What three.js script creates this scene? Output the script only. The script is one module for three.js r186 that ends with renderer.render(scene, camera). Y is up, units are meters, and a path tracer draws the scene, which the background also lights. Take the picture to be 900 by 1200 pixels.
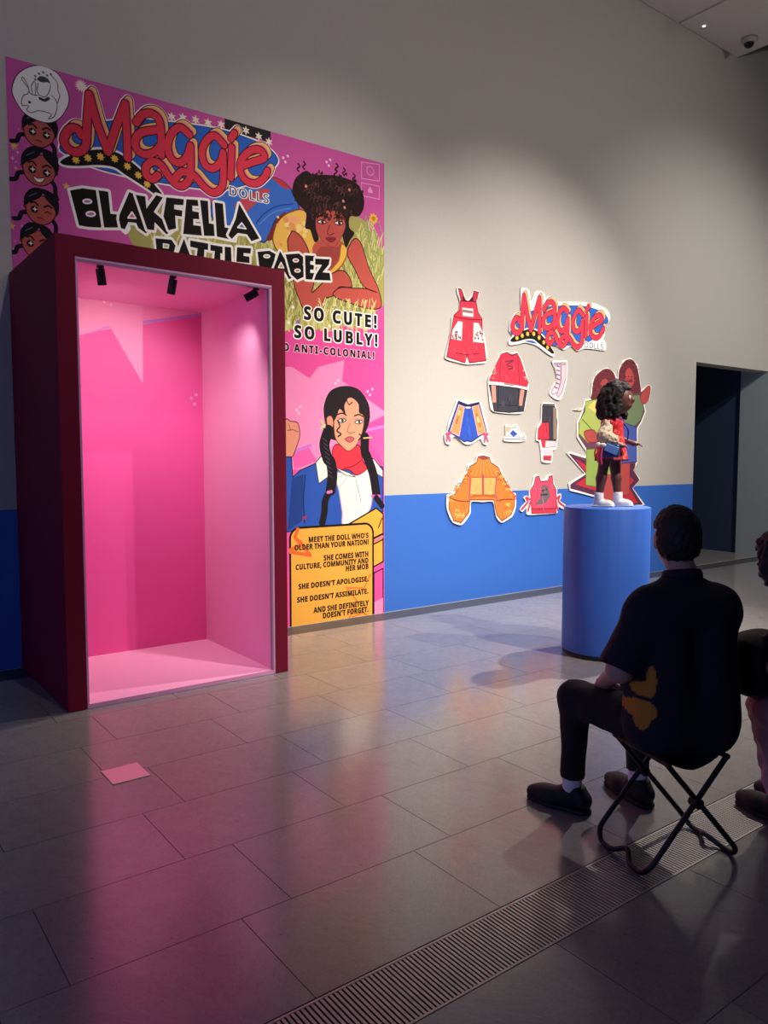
import * as THREE from 'three';
import { mergeGeometries, mergeVertices, toCreasedNormals } from 'three/addons/utils/BufferGeometryUtils.js';
import { RoundedBoxGeometry } from 'three/addons/geometries/RoundedBoxGeometry.js';
import { ImprovedNoise } from 'three/addons/math/ImprovedNoise.js';
import { RectAreaLightUniformsLib } from 'three/addons/lights/RectAreaLightUniformsLib.js';

// ------------------------------------------------------------------ camera
// solved from the vanishing points of the wall and the floor tiles (900 x 1200 frame)
const V3 = (x, y, z) => new THREE.Vector3(x, y, z);
const FOC = 902, PX = 450, PY = 600, HORIZON = 535;
const TILT = Math.atan((PY - HORIZON) / FOC);
const YAW = Math.atan2(1659 - PX, Math.hypot(FOC, PY - HORIZON));
const EYE = V3(-4.533, 1.55, 6.06);
const FLAT = V3(Math.cos(YAW), 0, -Math.sin(YAW)), RIGHT = V3(Math.sin(YAW), 0, Math.cos(YAW)), UPW = V3(0, 1, 0);
const FWD = FLAT.clone().multiplyScalar(Math.cos(TILT)).addScaledVector(UPW, -Math.sin(TILT));
const UPC = UPW.clone().multiplyScalar(Math.cos(TILT)).addScaledVector(FLAT, Math.sin(TILT));
const scene = new THREE.Scene();
scene.background = new THREE.Color(0x000000);
const camera = new THREE.PerspectiveCamera(2 * Math.atan(600 / FOC) * 180 / Math.PI, 0.75, 0.05, 60);
camera.position.copy(EYE);
camera.lookAt(EYE.clone().add(FWD));

const renderer = new THREE.WebGLRenderer({ antialias: true });
renderer.toneMapping = THREE.LinearToneMapping;
renderer.toneMappingExposure = 1.0;
renderer.shadowMap.enabled = true;
RectAreaLightUniformsLib.init();

// ------------------------------------------------------------------ lights (ceiling spots; their housings are built further down)
// [position, target, candela, half angle in degrees, penumbra, colour]
const CEILING_SPOTS = [
  [[0.9, 6.86, 6.4], [0.6, 0.6, 1.3], 175, 25, 1.0, 0xfff4ea],
  [[3.5, 6.86, 2.3], [0.6, 0.6, 2.0], 190, 26, 1.0, 0xfff5ec],
  [[2.4, 6.86, 5.2], [1.8, 1.5, 0.0], 200, 27, 1.0, 0xfff4ea],
  [[0.2, 6.86, 5.6], [-0.75, 2.3, 0.0], 90, 22, 1.0, 0xfff4ea],
  [[5.4, 6.86, 6.0], [5.8, 1.6, 0.0], 110, 36, 1.0, 0xf8f5f0],
  [[-2.6, 6.5, 6.8], [-2.6, 3.9, 0.0], 21, 46, 1.0, 0xfdf4ee],  // from here on: unseen wall washers, added to lift the dim upper wall
  [[1.4, 6.5, 6.8], [1.4, 3.9, 0.0], 19, 46, 1.0, 0xfdf4ee],
  [[4.6, 6.5, 6.8], [4.9, 3.9, 0.0], 21, 46, 1.0, 0xfdf4ee],
];
// [x on the box ceiling, z, target, candela, half angle]
const BOX_SPOTS = [
  [-3.045, 1.17, [-2.62, 2.05, 0.1], 2.8, 46],
  [-2.583, 1.17, [-2.45, 0.3, 0.75], 3.4, 62],
  [-1.986, 1.17, [-2.75, 1.3, 0.3], 3.0, 62],
];
const FILL_SCREEN = { intensity: 2.4, colour: 0x8fa6ff };      // unseen screen added for cool fill light from the far end

// ------------------------------------------------------------------ pixel -> place helpers (900 x 1200 frame)
function ray(px, py) { return FWD.clone().multiplyScalar(FOC).addScaledVector(RIGHT, px - PX).addScaledVector(UPC, -(py - PY)); }
function onWall(px, py, z = 0) { const r = ray(px, py); return EYE.clone().addScaledVector(r, (z - EYE.z) / r.z); }
function onLevel(px, py, y = 0) { const r = ray(px, py); return EYE.clone().addScaledVector(r, (y - EYE.y) / r.y); }

// ------------------------------------------------------------------ general helpers
let seed = 7;
const rnd = () => { seed = (Math.imul(seed, 1664525) + 1013904223) >>> 0; return seed / 4294967296; };
const perlin = new ImprovedNoise();
const taken = new Map();
function numbered(name) { const n = taken.get(name) ?? 0; taken.set(name, n + 1); return n ? name + '_' + String(n).padStart(3, '0') : name; }
function lit(o) { o.traverse((c) => { if (c.isMesh) { c.castShadow = true; c.receiveShadow = true; } }); return o; }
function mesh(name, geometry, material, parent) { const m = new THREE.Mesh(geometry, material); m.name = name; m.castShadow = m.receiveShadow = true; parent?.add(m); return m; }
function tag(o, label, category, group, kind) {
  o.userData.label = label; if (category) o.userData.category = category; if (group) o.userData.group = group; if (kind) o.userData.kind = kind; return o;
}
function thing(name, label, category, position = [0, 0, 0], group) {
  const g = new THREE.Group(); g.name = numbered(name); g.position.set(...position); scene.add(g); return tag(g, label, category, group);
}
function structure(name, label, category) { const g = new THREE.Group(); g.name = name; scene.add(g); return tag(g, label, category, null, 'structure'); }
function box(x0, x1, y0, y1, z0, z1) {
  const g = new THREE.BoxGeometry(x1 - x0, y1 - y0, z1 - z0); g.translate((x0 + x1) / 2, (y0 + y1) / 2, (z0 + z1) / 2);
  const p = g.attributes.position, n = g.attributes.normal, uv = g.attributes.uv;           // uv in metres
  for (let i = 0; i < p.count; i++) {
    if (Math.abs(n.getX(i)) > .5) uv.setXY(i, p.getZ(i), p.getY(i)); else if (Math.abs(n.getY(i)) > .5) uv.setXY(i, p.getX(i), p.getZ(i)); else uv.setXY(i, p.getX(i), p.getY(i));
  }
  return g;
}
function rounded(x0, x1, y0, y1, z0, z1, r) { const g = new RoundedBoxGeometry(x1 - x0, y1 - y0, z1 - z0, 2, r); g.translate((x0 + x1) / 2, (y0 + y1) / 2, (z0 + z1) / 2); return g; }
const plain = (g) => { const h = g.index ? g.toNonIndexed() : g; for (const k of Object.keys(h.attributes)) if (!['position', 'normal', 'uv'].includes(k)) h.deleteAttribute(k); return h; };
const join = (list) => mergeGeometries(list.map(plain));
const std = (color, roughness = .6, more = {}) => new THREE.MeshStandardMaterial({ color, roughness, ...more });
function tubeThrough(points, radius, radial = 10, seg) {
  const c = new THREE.CatmullRomCurve3(points, false, 'centripetal'); return new THREE.TubeGeometry(c, seg ?? points.length * 4, radius, radial, false);
}
function filleted(points, r) {          // a bent rod: straight runs joined by round bends
  const out = [points[0].clone()];
  for (let i = 1; i < points.length - 1; i++) {
    const p = points[i], a = points[i - 1].clone().sub(p), b = points[i + 1].clone().sub(p), k = Math.min(r, a.length() * .45, b.length() * .45);
    const s = p.clone().addScaledVector(a.normalize(), k), e = p.clone().addScaledVector(b.normalize(), k);
    for (let t = 0; t <= 1.001; t += .2) out.push(s.clone().multiplyScalar((1 - t) ** 2).addScaledVector(p, 2 * t * (1 - t)).addScaledVector(e, t * t));
  }
  out.push(points.at(-1).clone()); return out;
}
// noise texture: f(u, v) -> [r, g, b] 0..1, tiling
function dataTexture(n, f, srgb) {
  const d = new Uint8Array(n * n * 4);
  for (let j = 0; j < n; j++) for (let i = 0; i < n; i++) { const c = f(i / n, j / n); const o = (j * n + i) * 4; d[o] = Math.max(0, Math.min(255, c[0] * 255)); d[o + 1] = Math.max(0, Math.min(255, c[1] * 255)); d[o + 2] = Math.max(0, Math.min(255, c[2] * 255)); d[o + 3] = 255; }
  const t = new THREE.DataTexture(d, n, n); t.wrapS = t.wrapT = THREE.RepeatWrapping; t.magFilter = THREE.LinearFilter; t.minFilter = THREE.LinearMipmapLinearFilter; t.generateMipmaps = true;
  if (srgb) t.colorSpace = THREE.SRGBColorSpace; t.needsUpdate = true; return t;
}
const tile2 = (u, v, f, o) => { // seamless noise on a torus
  const a = u * 2 * Math.PI, b = v * 2 * Math.PI; return perlin.noise(Math.cos(a) * f + o, Math.sin(a) * f + Math.cos(b) * f * .73 + o * 1.7, Math.sin(b) * f + o * .3);
};

// surface nets over a distance function
function sdfMesh(fn, lo, hi, c) {
  const nx = Math.ceil((hi[0] - lo[0]) / c) + 1, ny = Math.ceil((hi[1] - lo[1]) / c) + 1, nz = Math.ceil((hi[2] - lo[2]) / c) + 1;
  const F = new Float32Array(nx * ny * nz); let q = 0;
  for (let k = 0; k < nz; k++) for (let j = 0; j < ny; j++) for (let i = 0; i < nx; i++) F[q++] = fn(lo[0] + i * c, lo[1] + j * c, lo[2] + k * c);
  const id = new Int32Array(nx * ny * nz).fill(-1), pos = [], at = (i, j, k) => i + nx * (j + ny * k);
  for (let k = 0; k < nz - 1; k++) for (let j = 0; j < ny - 1; j++) for (let i = 0; i < nx - 1; i++) {
    let n = 0, sx = 0, sy = 0, sz = 0;
    const e = (a, b, c0, d, e1, f1) => {
      const u = F[at(i + a, j + b, k + c0)], w = F[at(i + d, j + e1, k + f1)];
      if ((u < 0) !== (w < 0)) { const t = u / (u - w); sx += a + (d - a) * t; sy += b + (e1 - b) * t; sz += c0 + (f1 - c0) * t; n++; }
    };
    for (let a = 0; a < 2; a++) for (let b = 0; b < 2; b++) { e(0, a, b, 1, a, b); e(a, 0, b, a, 1, b); e(a, b, 0, a, b, 1); }
    if (n) { id[at(i, j, k)] = pos.length / 3; pos.push(lo[0] + (i + sx / n) * c, lo[1] + (j + sy / n) * c, lo[2] + (k + sz / n) * c); }
  }
  const idx = [], quad = (a, b, c0, d, flip) => { if (a < 0 || b < 0 || c0 < 0 || d < 0) return; flip ? idx.push(a, c0, b, a, d, c0) : idx.push(a, b, c0, a, c0, d); };
  for (let k = 1; k < nz - 1; k++) for (let j = 1; j < ny - 1; j++) for (let i = 1; i < nx - 1; i++) {
    const s = F[at(i, j, k)] < 0;
    if (s !== F[at(i + 1, j, k)] < 0) quad(id[at(i, j - 1, k - 1)], id[at(i, j, k - 1)], id[at(i, j, k)], id[at(i, j - 1, k)], !s);
    if (s !== F[at(i, j + 1, k)] < 0) quad(id[at(i - 1, j, k - 1)], id[at(i - 1, j, k)], id[at(i, j, k)], id[at(i, j, k - 1)], !s);
    if (s !== F[at(i, j, k + 1)] < 0) quad(id[at(i - 1, j - 1, k)], id[at(i, j - 1, k)], id[at(i, j, k)], id[at(i - 1, j, k)], !s);
  }
  const g = new THREE.BufferGeometry(); g.setAttribute('position', new THREE.Float32BufferAttribute(pos, 3)); g.setIndex(idx); g.computeVertexNormals();
  const uv = new Float32Array(pos.length / 3 * 2); for (let i = 0; i < pos.length / 3; i++) { uv[2 * i] = pos[3 * i] + pos[3 * i + 2] * .6; uv[2 * i + 1] = pos[3 * i + 1]; }
  g.setAttribute('uv', new THREE.BufferAttribute(uv, 2)); return g;
}
const smin = (a, b, k) => { const h = Math.max(k - Math.abs(a - b), 0) / k; return Math.min(a, b) - h * h * k * .25; };
function cap(a, b, r1, r2) {            // tapered capsule
  const dx = b[0] - a[0], dy = b[1] - a[1], dz = b[2] - a[2], l = dx * dx + dy * dy + dz * dz || 1e-9;
  return (x, y, z) => { const px = x - a[0], py = y - a[1], pz = z - a[2]; let t = (px * dx + py * dy + pz * dz) / l; t = t < 0 ? 0 : t > 1 ? 1 : t; return Math.hypot(px - dx * t, py - dy * t, pz - dz * t) - (r1 + (r2 - r1) * t); };
}
function egg(c, r, yaw = 0, pitch = 0) {  // ellipsoid; local z points along the yaw direction
  const cy = Math.cos(yaw), sy = Math.sin(yaw), cp = Math.cos(pitch), sp = Math.sin(pitch), m = Math.min(...r);
  return (x, y, z) => { const px = x - c[0], py = y - c[1], pz = z - c[2]; const lx = px * cy - pz * sy, z1 = px * sy + pz * cy; const ly = py * cp - z1 * sp, lz = py * sp + z1 * cp; const a = lx / r[0], b = ly / r[1], d = lz / r[2]; return (Math.sqrt(a * a + b * b + d * d) - 1) * m; };
}
const blend = (list, k) => (x, y, z) => { let d = list[0](x, y, z); for (let i = 1; i < list.length; i++) d = smin(d, list[i](x, y, z), k); return d; };
const union = (...list) => (x, y, z) => { let d = 9; for (const f of list) d = Math.min(d, f(x, y, z)); return d; };

// ------------------------------------------------------------------ materials of the setting
const wallNoise = dataTexture(256, (u, v) => { const n = .98 + .012 * tile2(u, v, 9, 3) + .012 * tile2(u, v, 30, 9); return [n, n, n * .995]; }, true);
wallNoise.repeat.set(.7, .7);
const M = {
  wall: std(0xb8b3ac, .9, { map: wallNoise }),
  band: std(0x2f66c0, .62, { map: wallNoise }),
  side: std(0xa9b2b4, .9, { map: wallNoise }),  // grey tinted teal to carry the cool light reflected in the shaft
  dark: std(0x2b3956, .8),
  ceiling: std(0xe4dcd7, .9, { map: wallNoise }),
  channel: std(0x4a4a4a, .5, { metalness: .3 }),
  black: std(0x101012, .5),
  white: std(0xe9e4dc, .7),
  red: new THREE.MeshPhysicalMaterial({ color: 0x7d0d2e, roughness: .65, specularIntensity: .45 }),
};
// ------------------------------------------------------------------ floor: polished concrete tiles on a screed
const ROWS = [], JOINT = .003, ZT0 = .29, PITCH = .477, TW = .745;
const concrete = dataTexture(512, (u, v) => {
  let n = .5 + .05 * tile2(u, v, 2, 1) + .05 * tile2(u, v, 5, 5) + .07 * tile2(u, v, 14, 2) + .1 * tile2(u, v, 34, 8);
  const pit = tile2(u, v, 24, 21); if (pit > .6) n -= (pit - .6) * 2.2;
  n = .84 + .5 * (n - .5); return [n, n * .985, n * .975];
}, true);
const sheenMap = dataTexture(256, (u, v) => { const n = .88 + .07 * tile2(u, v, 3, 4) + .07 * tile2(u, v, 12, 6); return [n, n, n]; });
const concreteMats = [1, .97, 1.03].map((k) => new THREE.MeshPhysicalMaterial({ color: new THREE.Color(k * .33, k * .318, k * .314), map: concrete, roughness: .22, roughnessMap: sheenMap, ior: 2.0 }));
const screed = std(0x1d1b1a, .95);
const floor = structure('floor', 'grey polished concrete floor of large staggered tiles', 'floor');
mesh('screed', box(-9, 7.5, -.2, -.035, -4, 12), screed, floor);
function tileGeometry(w, d, ou, ov) {   // a slab with a small chamfer round its top
  const h = .035, c = 0, X = w / 2, Z = d / 2, P = [], U = [];
  const top = [[-X + c, 0, -Z + c], [X - c, 0, -Z + c], [X - c, 0, Z - c], [-X + c, 0, Z - c]], rim = [[-X, -c, -Z], [X, -c, -Z], [X, -c, Z], [-X, -c, Z]], low = rim.map((p) => [p[0], -h, p[2]]);
  const face = (a, b, c0, d0) => { for (const p of [a, c0, b, a, d0, c0]) { P.push(...p); U.push(p[0] + ou, p[2] + ov); } };
  face(top[0], top[1], top[2], top[3]);
  for (let i = 0; i < 4; i++) { const j = (i + 1) % 4; face(low[i], low[j], top[j], top[i]); }
  const g = new THREE.BufferGeometry(); g.setAttribute('position', new THREE.Float32BufferAttribute(P, 3)); g.setAttribute('uv', new THREE.Float32BufferAttribute(U, 2)); g.computeVertexNormals(); return g;
}
{
  const cache = new Map(), far = [];
  const put = (x0, x1, z0, z1, own) => {
    const w = x1 - x0 - JOINT, d = z1 - z0 - JOINT; if (w < .02 || d < .02) return;
    const variant = Math.floor(rnd() * 6), key = [w.toFixed(3), d.toFixed(3), variant].join();
    if (!cache.has(key)) cache.set(key, tileGeometry(w, d, variant * .37 + .11, variant * .61 + .23));
    const g = cache.get(key), cx = (x0 + x1) / 2, cz = (z0 + z1) / 2;
    if (own) { const m = mesh(numbered('tile'), g, concreteMats[Math.floor(rnd() * 3)], floor); m.position.set(cx, 0, cz); } else far.push(g.clone().translate(cx, 0, cz));
  };
  const zs = []; for (let z = 4.26; z > ZT0 + .05; z -= PITCH) zs.unshift(z); zs.unshift(ZT0);
  const rows = []; for (let i = 0; i + 1 < zs.length; i++) rows.push([zs[i], zs[i + 1]]);
  for (let z = 4.505; z < 11.9; z += PITCH) rows.push([z, Math.min(z + PITCH, 12)]);
  for (const [z0, z1] of rows) {
    const k = Math.round((4.26 - z1) / PITCH), off = (k & 1) ? -3.235 : -2.685, own = z1 < 5.7;
    for (let x = off - TW * 9; x < 7.4; x += TW) { const a = Math.max(x, -9), b = Math.min(x + TW, 7.4); if (b - a < .03) continue; put(a, b, z0, z1, own && b > -5.2); }
  }
  for (let z = -4; z < -.05; z += PITCH) for (let x = 5.0; x < 7.4; x += TW) put(x, Math.min(x + TW, 7.46), z, Math.min(z + PITCH, 0), z > -1.3 && x > 5.3);
  tag(mesh('distant_tiles', mergeGeometries(far), concreteMats[0], floor), 'tiles of the rest of the hall', null, null, 'stuff');
  // dark service channel along the wall
  const ch = structure('trim_1', 'dark grey floor channel running along the foot of the wall', 'trim');
  mesh('cover_strip', box(-9, 7.4, -.035, -.002, .012, .282), M.channel, ch);
  mesh('edge_strip', box(-9, 7.4, -.035, .002, 0, .01), std(0xb8b5ae, .4, { metalness: .5 }), ch);
}
// slotted drain grate
{
  const g = thing('floor_grate', 'long slotted grey metal grate set into the concrete floor under the stool', 'grate', [0, 0, 0]);
  const steel = std(0xa8a3a0, .38, { metalness: .7 });
  mesh('frame_rail', rounded(-6.5, 7.35, -.034, 0, 4.262, 4.272, .002), steel, g); mesh('frame_rail', rounded(-6.5, 7.35, -.034, 0, 4.493, 4.503, .002), steel, g);
  mesh('trough', box(-6.5, 7.35, -.036, -.03, 4.27, 4.495), std(0x08080a, .9), g);
  const bars = []; for (let x = -6.49; x < 7.3; x += .0158) bars.push(box(x, x + .0092, -.016, -.001, 4.272, 4.493));
  const s = mesh('slats', join(bars), steel, g); s.userData.kind = 'stuff'; 
}
// floor access cover
{
  const c = thing('floor_access_cover', 'small pinkish square floor cover with a finger hole', 'floor cover', [-3.35, 0, 2.365]);
  const sh = new THREE.Shape([[-.09, -.095], [.09, -.095], [.09, .095], [-.09, .095]].map((p) => new THREE.Vector2(...p)));
  const hole = new THREE.Path(); hole.absarc(-.03, 0, .009, 0, 7); sh.holes.push(hole);
  const ge = new THREE.ExtrudeGeometry(sh, { depth: .003, bevelEnabled: true, bevelThickness: .001, bevelSize: .001, bevelSegments: 1, curveSegments: 10 }); ge.rotateX(-Math.PI / 2); ge.translate(0, .0005, 0);
  mesh('plate', ge, std(0xd9cfcb, .3, { metalness: .7 }), c);
  mesh('finger_hole', new THREE.CylinderGeometry(.0085, .0085, .002, 14).translate(-.03, .0012, 0), M.black, c);
}
// ------------------------------------------------------------------ walls, doorway, ceiling
const BAND = 1.167, DOOR0 = 5.42, DOORTOP = 2.86, CORNER = 7.4, CEIL = 7.16, TOP = 9;
{
  const w = structure('wall_back', 'tall warm grey gallery wall with a blue painted lower band', 'wall');
  mesh('plaster', box(-9, DOOR0, BAND, DOORTOP, -.24, 0), M.wall, w);
  mesh('upper_plaster', box(-9, CORNER, DOORTOP, TOP, -.24, 0), M.wall, w);
  mesh('blue_band', box(-9, DOOR0, 0, BAND, -.24, 0), M.band, w);
  w.children[2].userData.label = 'blue painted lower band';
  const s = structure('wall_right', 'pale grey side wall beside the doorway', 'wall');
  mesh('plaster', box(CORNER, CORNER + .2, 0, TOP, -.43, 12), M.side, s);
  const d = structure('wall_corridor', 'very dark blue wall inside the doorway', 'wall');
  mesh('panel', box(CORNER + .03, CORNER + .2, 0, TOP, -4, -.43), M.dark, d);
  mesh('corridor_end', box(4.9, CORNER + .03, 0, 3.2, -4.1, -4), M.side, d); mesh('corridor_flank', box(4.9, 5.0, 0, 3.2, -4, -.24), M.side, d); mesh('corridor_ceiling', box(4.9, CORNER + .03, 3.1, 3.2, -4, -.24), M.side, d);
  const l = structure('wall_left', 'plain grey wall at the far end of the hall', 'wall'); mesh('plaster', box(-9.2, -9, 0, TOP, -.24, 12), std(0x66676b, .9), l);
  const r = structure('wall_front', 'plain dark wall closing the hall', 'wall'); mesh('plaster', box(-9.2, CORNER + .2, 0, TOP, 12, 12.2), std(0x5a595d, .9), r);
  const c = structure('ceiling', 'grey panelled ceiling hung short of the side wall', 'ceiling');
  const panel = (x0, x1, z0, z1) => mesh(numbered('ceiling_panel'), rounded(x0, x1, CEIL, CEIL + .12, z0, z1, .006), M.ceiling, c);
  for (const [a, b] of [[-9, -6.75], [-6.715, -3.88], [-3.845, -1.01], [-.975, 1.86], [1.895, 4.76], [4.795, 6.22]]) for (const [p, q] of [[.004, 4.2], [4.235, 8.1], [8.135, 12]]) panel(a, b, p, q);
  mesh('slab', box(-9.2, CORNER + .2, TOP, TOP + .2, -.24, 12.2), std(0x4a6670, .9), c);
  mesh('void_lining', box(-9, 6.15, CEIL + .3, CEIL + .32, .01, 12), M.black, c);
}
// ceiling fittings
{
  const p = onLevel(878, 45, CEIL), g = thing('dome_camera', 'white domed security camera with a dark lens on the ceiling', 'camera', [p.x, CEIL, p.z]);
  mesh('housing', new THREE.LatheGeometry([[.001, 0], [.1, 0], [.1, -.03], [.085, -.06], [.07, -.065], [.001, -.065]].map((q) => new THREE.Vector2(...q)).reverse(), 28), std(0xa9a6a2, .5), g);
  mesh('lens_dome', new THREE.SphereGeometry(.062, 24, 14, 0, 7, Math.PI / 2, Math.PI / 2).translate(0, -.064, 0), std(0x050506, .15), g);
  const q = onLevel(825, 30, CEIL), s = thing('recessed_downlight', 'tiny glowing recessed downlight in the ceiling', 'light', [q.x, CEIL, q.z]);
  mesh('trim_ring', new THREE.TorusGeometry(.028, .007, 8, 24).rotateX(Math.PI / 2).translate(0, -.004, 0), M.white, s);
  mesh('lamp_lens', new THREE.CylinderGeometry(.02, .018, .012, 20).translate(0, -.004, 0), new THREE.MeshStandardMaterial({ color: 0xffffff, emissive: 0xffffff, emissiveIntensity: 2 }), s);
  const L = new THREE.SpotLight(0xffffff, .02, 0, .5, 1); L.position.set(0, -.02, 0); L.target.position.set(0, -3, 0); L.castShadow = true; L.shadow.radius = 1.4; s.add(L, L.target);
}
// ceiling spotlights on a track (outside the picture; they throw the light and the shadows seen in it; the washers are added as fill)
const SPOT_NOTES = ['above the seated visitors', 'above the blue plinth', 'aimed at the cut-out clothes', 'aimed at the pink poster', 'aimed at the doorway', 'added as fill to wash the wall over the box', 'added as fill to wash the wall over the clothes', 'added as fill to wash the wall over the doorway'];
CEILING_SPOTS.forEach(([p, t, cd, half, pen, colour], i) => {
  const g = thing('track_spotlight', 'black ceiling spotlight ' + SPOT_NOTES[i], 'spotlight', p, 'ceiling spotlights');
  const dir = V3(...t).sub(V3(...p)).normalize(), qt = new THREE.Quaternion().setFromUnitVectors(V3(0, -1, 0), dir);
  mesh('stem', new THREE.CylinderGeometry(.012, .012, CEIL - p[1], 10).translate(0, (CEIL - p[1]) / 2, 0), M.black, g);
  const can = mesh('body', new THREE.LatheGeometry([[.001, .12], [.05, .12], [.055, .1], [.055, -.06], [.05, -.06], [.05, -.03], [.001, -.03]].map((q) => new THREE.Vector2(...q)).reverse(), 24), M.black, g); can.quaternion.copy(qt);
  const lens = mesh('lamp_lens', new THREE.CylinderGeometry(.045, .045, .006, 20).translate(0, -.035, 0), new THREE.MeshStandardMaterial({ color: 0xffffff, emissive: colour, emissiveIntensity: 6 }), g); lens.quaternion.copy(qt);
  const L = new THREE.SpotLight(colour, cd, 0, half * Math.PI / 180, pen); L.position.copy(dir).multiplyScalar(.075); L.target.position.copy(dir).multiplyScalar(5); L.castShadow = true; L.shadow.radius = 2.2; L.shadow.mapSize.set(2048, 2048); g.add(L, L.target);
});
// unseen video screen added on the far end wall to supply cool fill light
{
  const g = thing('fill_screen', 'large blue screen added unseen on the far end wall as fill light', 'screen', [-8.99, 1, 5]);
  mesh('bezel', rounded(0, .06, 0, 2.4, -2, 2, .01), M.black, g);
  mesh('fill_panel', box(.06, .064, .06, 2.34, -1.94, 1.94), new THREE.MeshStandardMaterial({ color: 0x05060a, emissive: FILL_SCREEN.colour, emissiveIntensity: .5 }), g);
  const L = new THREE.RectAreaLight(FILL_SCREEN.colour, FILL_SCREEN.intensity, 3.88, 2.28); L.position.set(.075, 1.2, 0); L.rotation.y = -Math.PI / 2; g.add(L);
}

// ------------------------------------------------------------------ drawing kit for the flat prints (all laid out in wall metres)
function sheet(x0, x1, y0, y1, ppm, background) {
  const cv = document.createElement('canvas'); cv.width = Math.round((x1 - x0) * ppm); cv.height = Math.round((y1 - y0) * ppm);
  const c = cv.getContext('2d'); c.fillStyle = background; c.fillRect(0, 0, cv.width, cv.height); c.lineJoin = c.lineCap = 'round';
  const S = { cv, c, x0, y1, ppm, z: 0, shift: null };
  S.at = ([px, py]) => { const w = onWall(px, py, S.z); let x = w.x, y = w.y; if (S.shift) { x = S.shift.x + x * S.shift.k; y = S.shift.y + y * S.shift.k; } return [(x - x0) * ppm, (y1 - y) * ppm]; };
  S.k = () => (S.shift ? S.shift.k : 1) * ppm;
  const trace = (pts, closed, smooth) => {
    const p = pts.map(S.at), n = p.length; c.beginPath(); c.moveTo(...p[0]);
    for (let i = 0; i < (closed ? n : n - 1); i++) {
      const b = p[i], d = p[(i + 1) % n];
      if (!smooth) { c.lineTo(...d); continue; }
      const a = closed || i > 0 ? p[(i - 1 + n) % n] : b, e = closed || i + 2 < n ? p[(i + 2) % n] : d;
      c.bezierCurveTo(b[0] + (d[0] - a[0]) / 6, b[1] + (d[1] - a[1]) / 6, d[0] - (e[0] - b[0]) / 6, d[1] - (e[1] - b[1]) / 6, d[0], d[1]);
    }
    if (closed) c.closePath();
  };
  const paint = (fill, stroke, lw) => { if (fill) { c.fillStyle = fill; c.fill(); } if (stroke) { c.strokeStyle = stroke; c.lineWidth = lw * S.k(); c.stroke(); } };
  S.blob = (pts, fill, stroke, lw = .012) => { trace(pts, true, true); paint(fill, stroke, lw); };
  S.poly = (pts, fill, stroke, lw = .012) => { trace(pts, true, false); paint(fill, stroke, lw); };
  S.line = (pts, stroke, lw = .012, smooth = true) => { trace(pts, false, smooth); paint(null, stroke, lw); };
  S.dot = (p, r, fill, stroke, lw) => { const q = S.at(p); c.beginPath(); c.arc(q[0], q[1], r * S.k(), 0, 7); paint(fill, stroke, lw); };
  S.star = (p, r, n, inner, fill, stroke, lw, turn = 0) => { const q = S.at(p); c.beginPath(); for (let i = 0; i < 2 * n; i++) { const a = turn + i * Math.PI / n - Math.PI / 2, R = (i & 1 ? r * inner : r) * S.k(); c.lineTo(q[0] + R * Math.cos(a), q[1] + R * Math.sin(a)); } c.closePath(); paint(fill, stroke, lw); };
  S.text = (str, L, R, capPx, fill, stroke, lw, font = 'bold 100px sans-serif', cond = 1.0) => {          // fitted between two baseline points; cap height in photo pixels at L
    const a = S.at(L), b = S.at(R), t = S.at([L[0], L[1] - capPx]); c.save(); c.font = font; const w = c.measureText(str).width;
    const ys = (a[1] - t[1]) / 71, gx = Math.min(ys * cond, (b[0] - a[0]) / w), n = [...str].length, gap = (b[0] - a[0] - w * gx) / (n - 1); c.translate(a[0], (a[1] + b[1]) / 2); c.scale(gx, ys);
    for (const pass of stroke ? [0, 1] : [1]) { let x = 0; for (const ch of str) { if (pass) { c.fillStyle = fill; c.fillText(ch, x, 0); if (font[0] === 'b') { c.strokeStyle = fill; c.lineWidth = 5; c.strokeText(ch, x, 0); } } else { c.strokeStyle = stroke; c.lineWidth = lw; c.lineJoin = 'round'; c.strokeText(ch, x, 0); } x += c.measureText(ch).width + gap / gx; } } c.restore();
  };
  S.texture = () => { const t = new THREE.CanvasTexture(cv); t.colorSpace = THREE.SRGBColorSpace; t.anisotropy = 8; return t; };
  return S;
}
const crop = (x0, y0, s) => (...v) => { const o = []; for (let i = 0; i < v.length; i += 2) o.push([x0 + v[i] * s, y0 + v[i + 1] * s]); return o; };
const cA = crop(0, 60, 100 / 900), cB = crop(0, 150, 150 / 900), cC = crop(60, 90, 140 / 900), cD = crop(160, 110, .2), cE = crop(70, 200, 240 / 900), cF = crop(220, 250, .2),
  cG = crop(300, 180, 150 / 900), cH = crop(330, 310, 120 / 900), cI = crop(334, 430, 120 / 900), cJ = crop(334, 530, 120 / 900), cK = crop(334, 620, 120 / 900);
const INK = '#17120f', PAPER = '#f6eee4';

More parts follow.
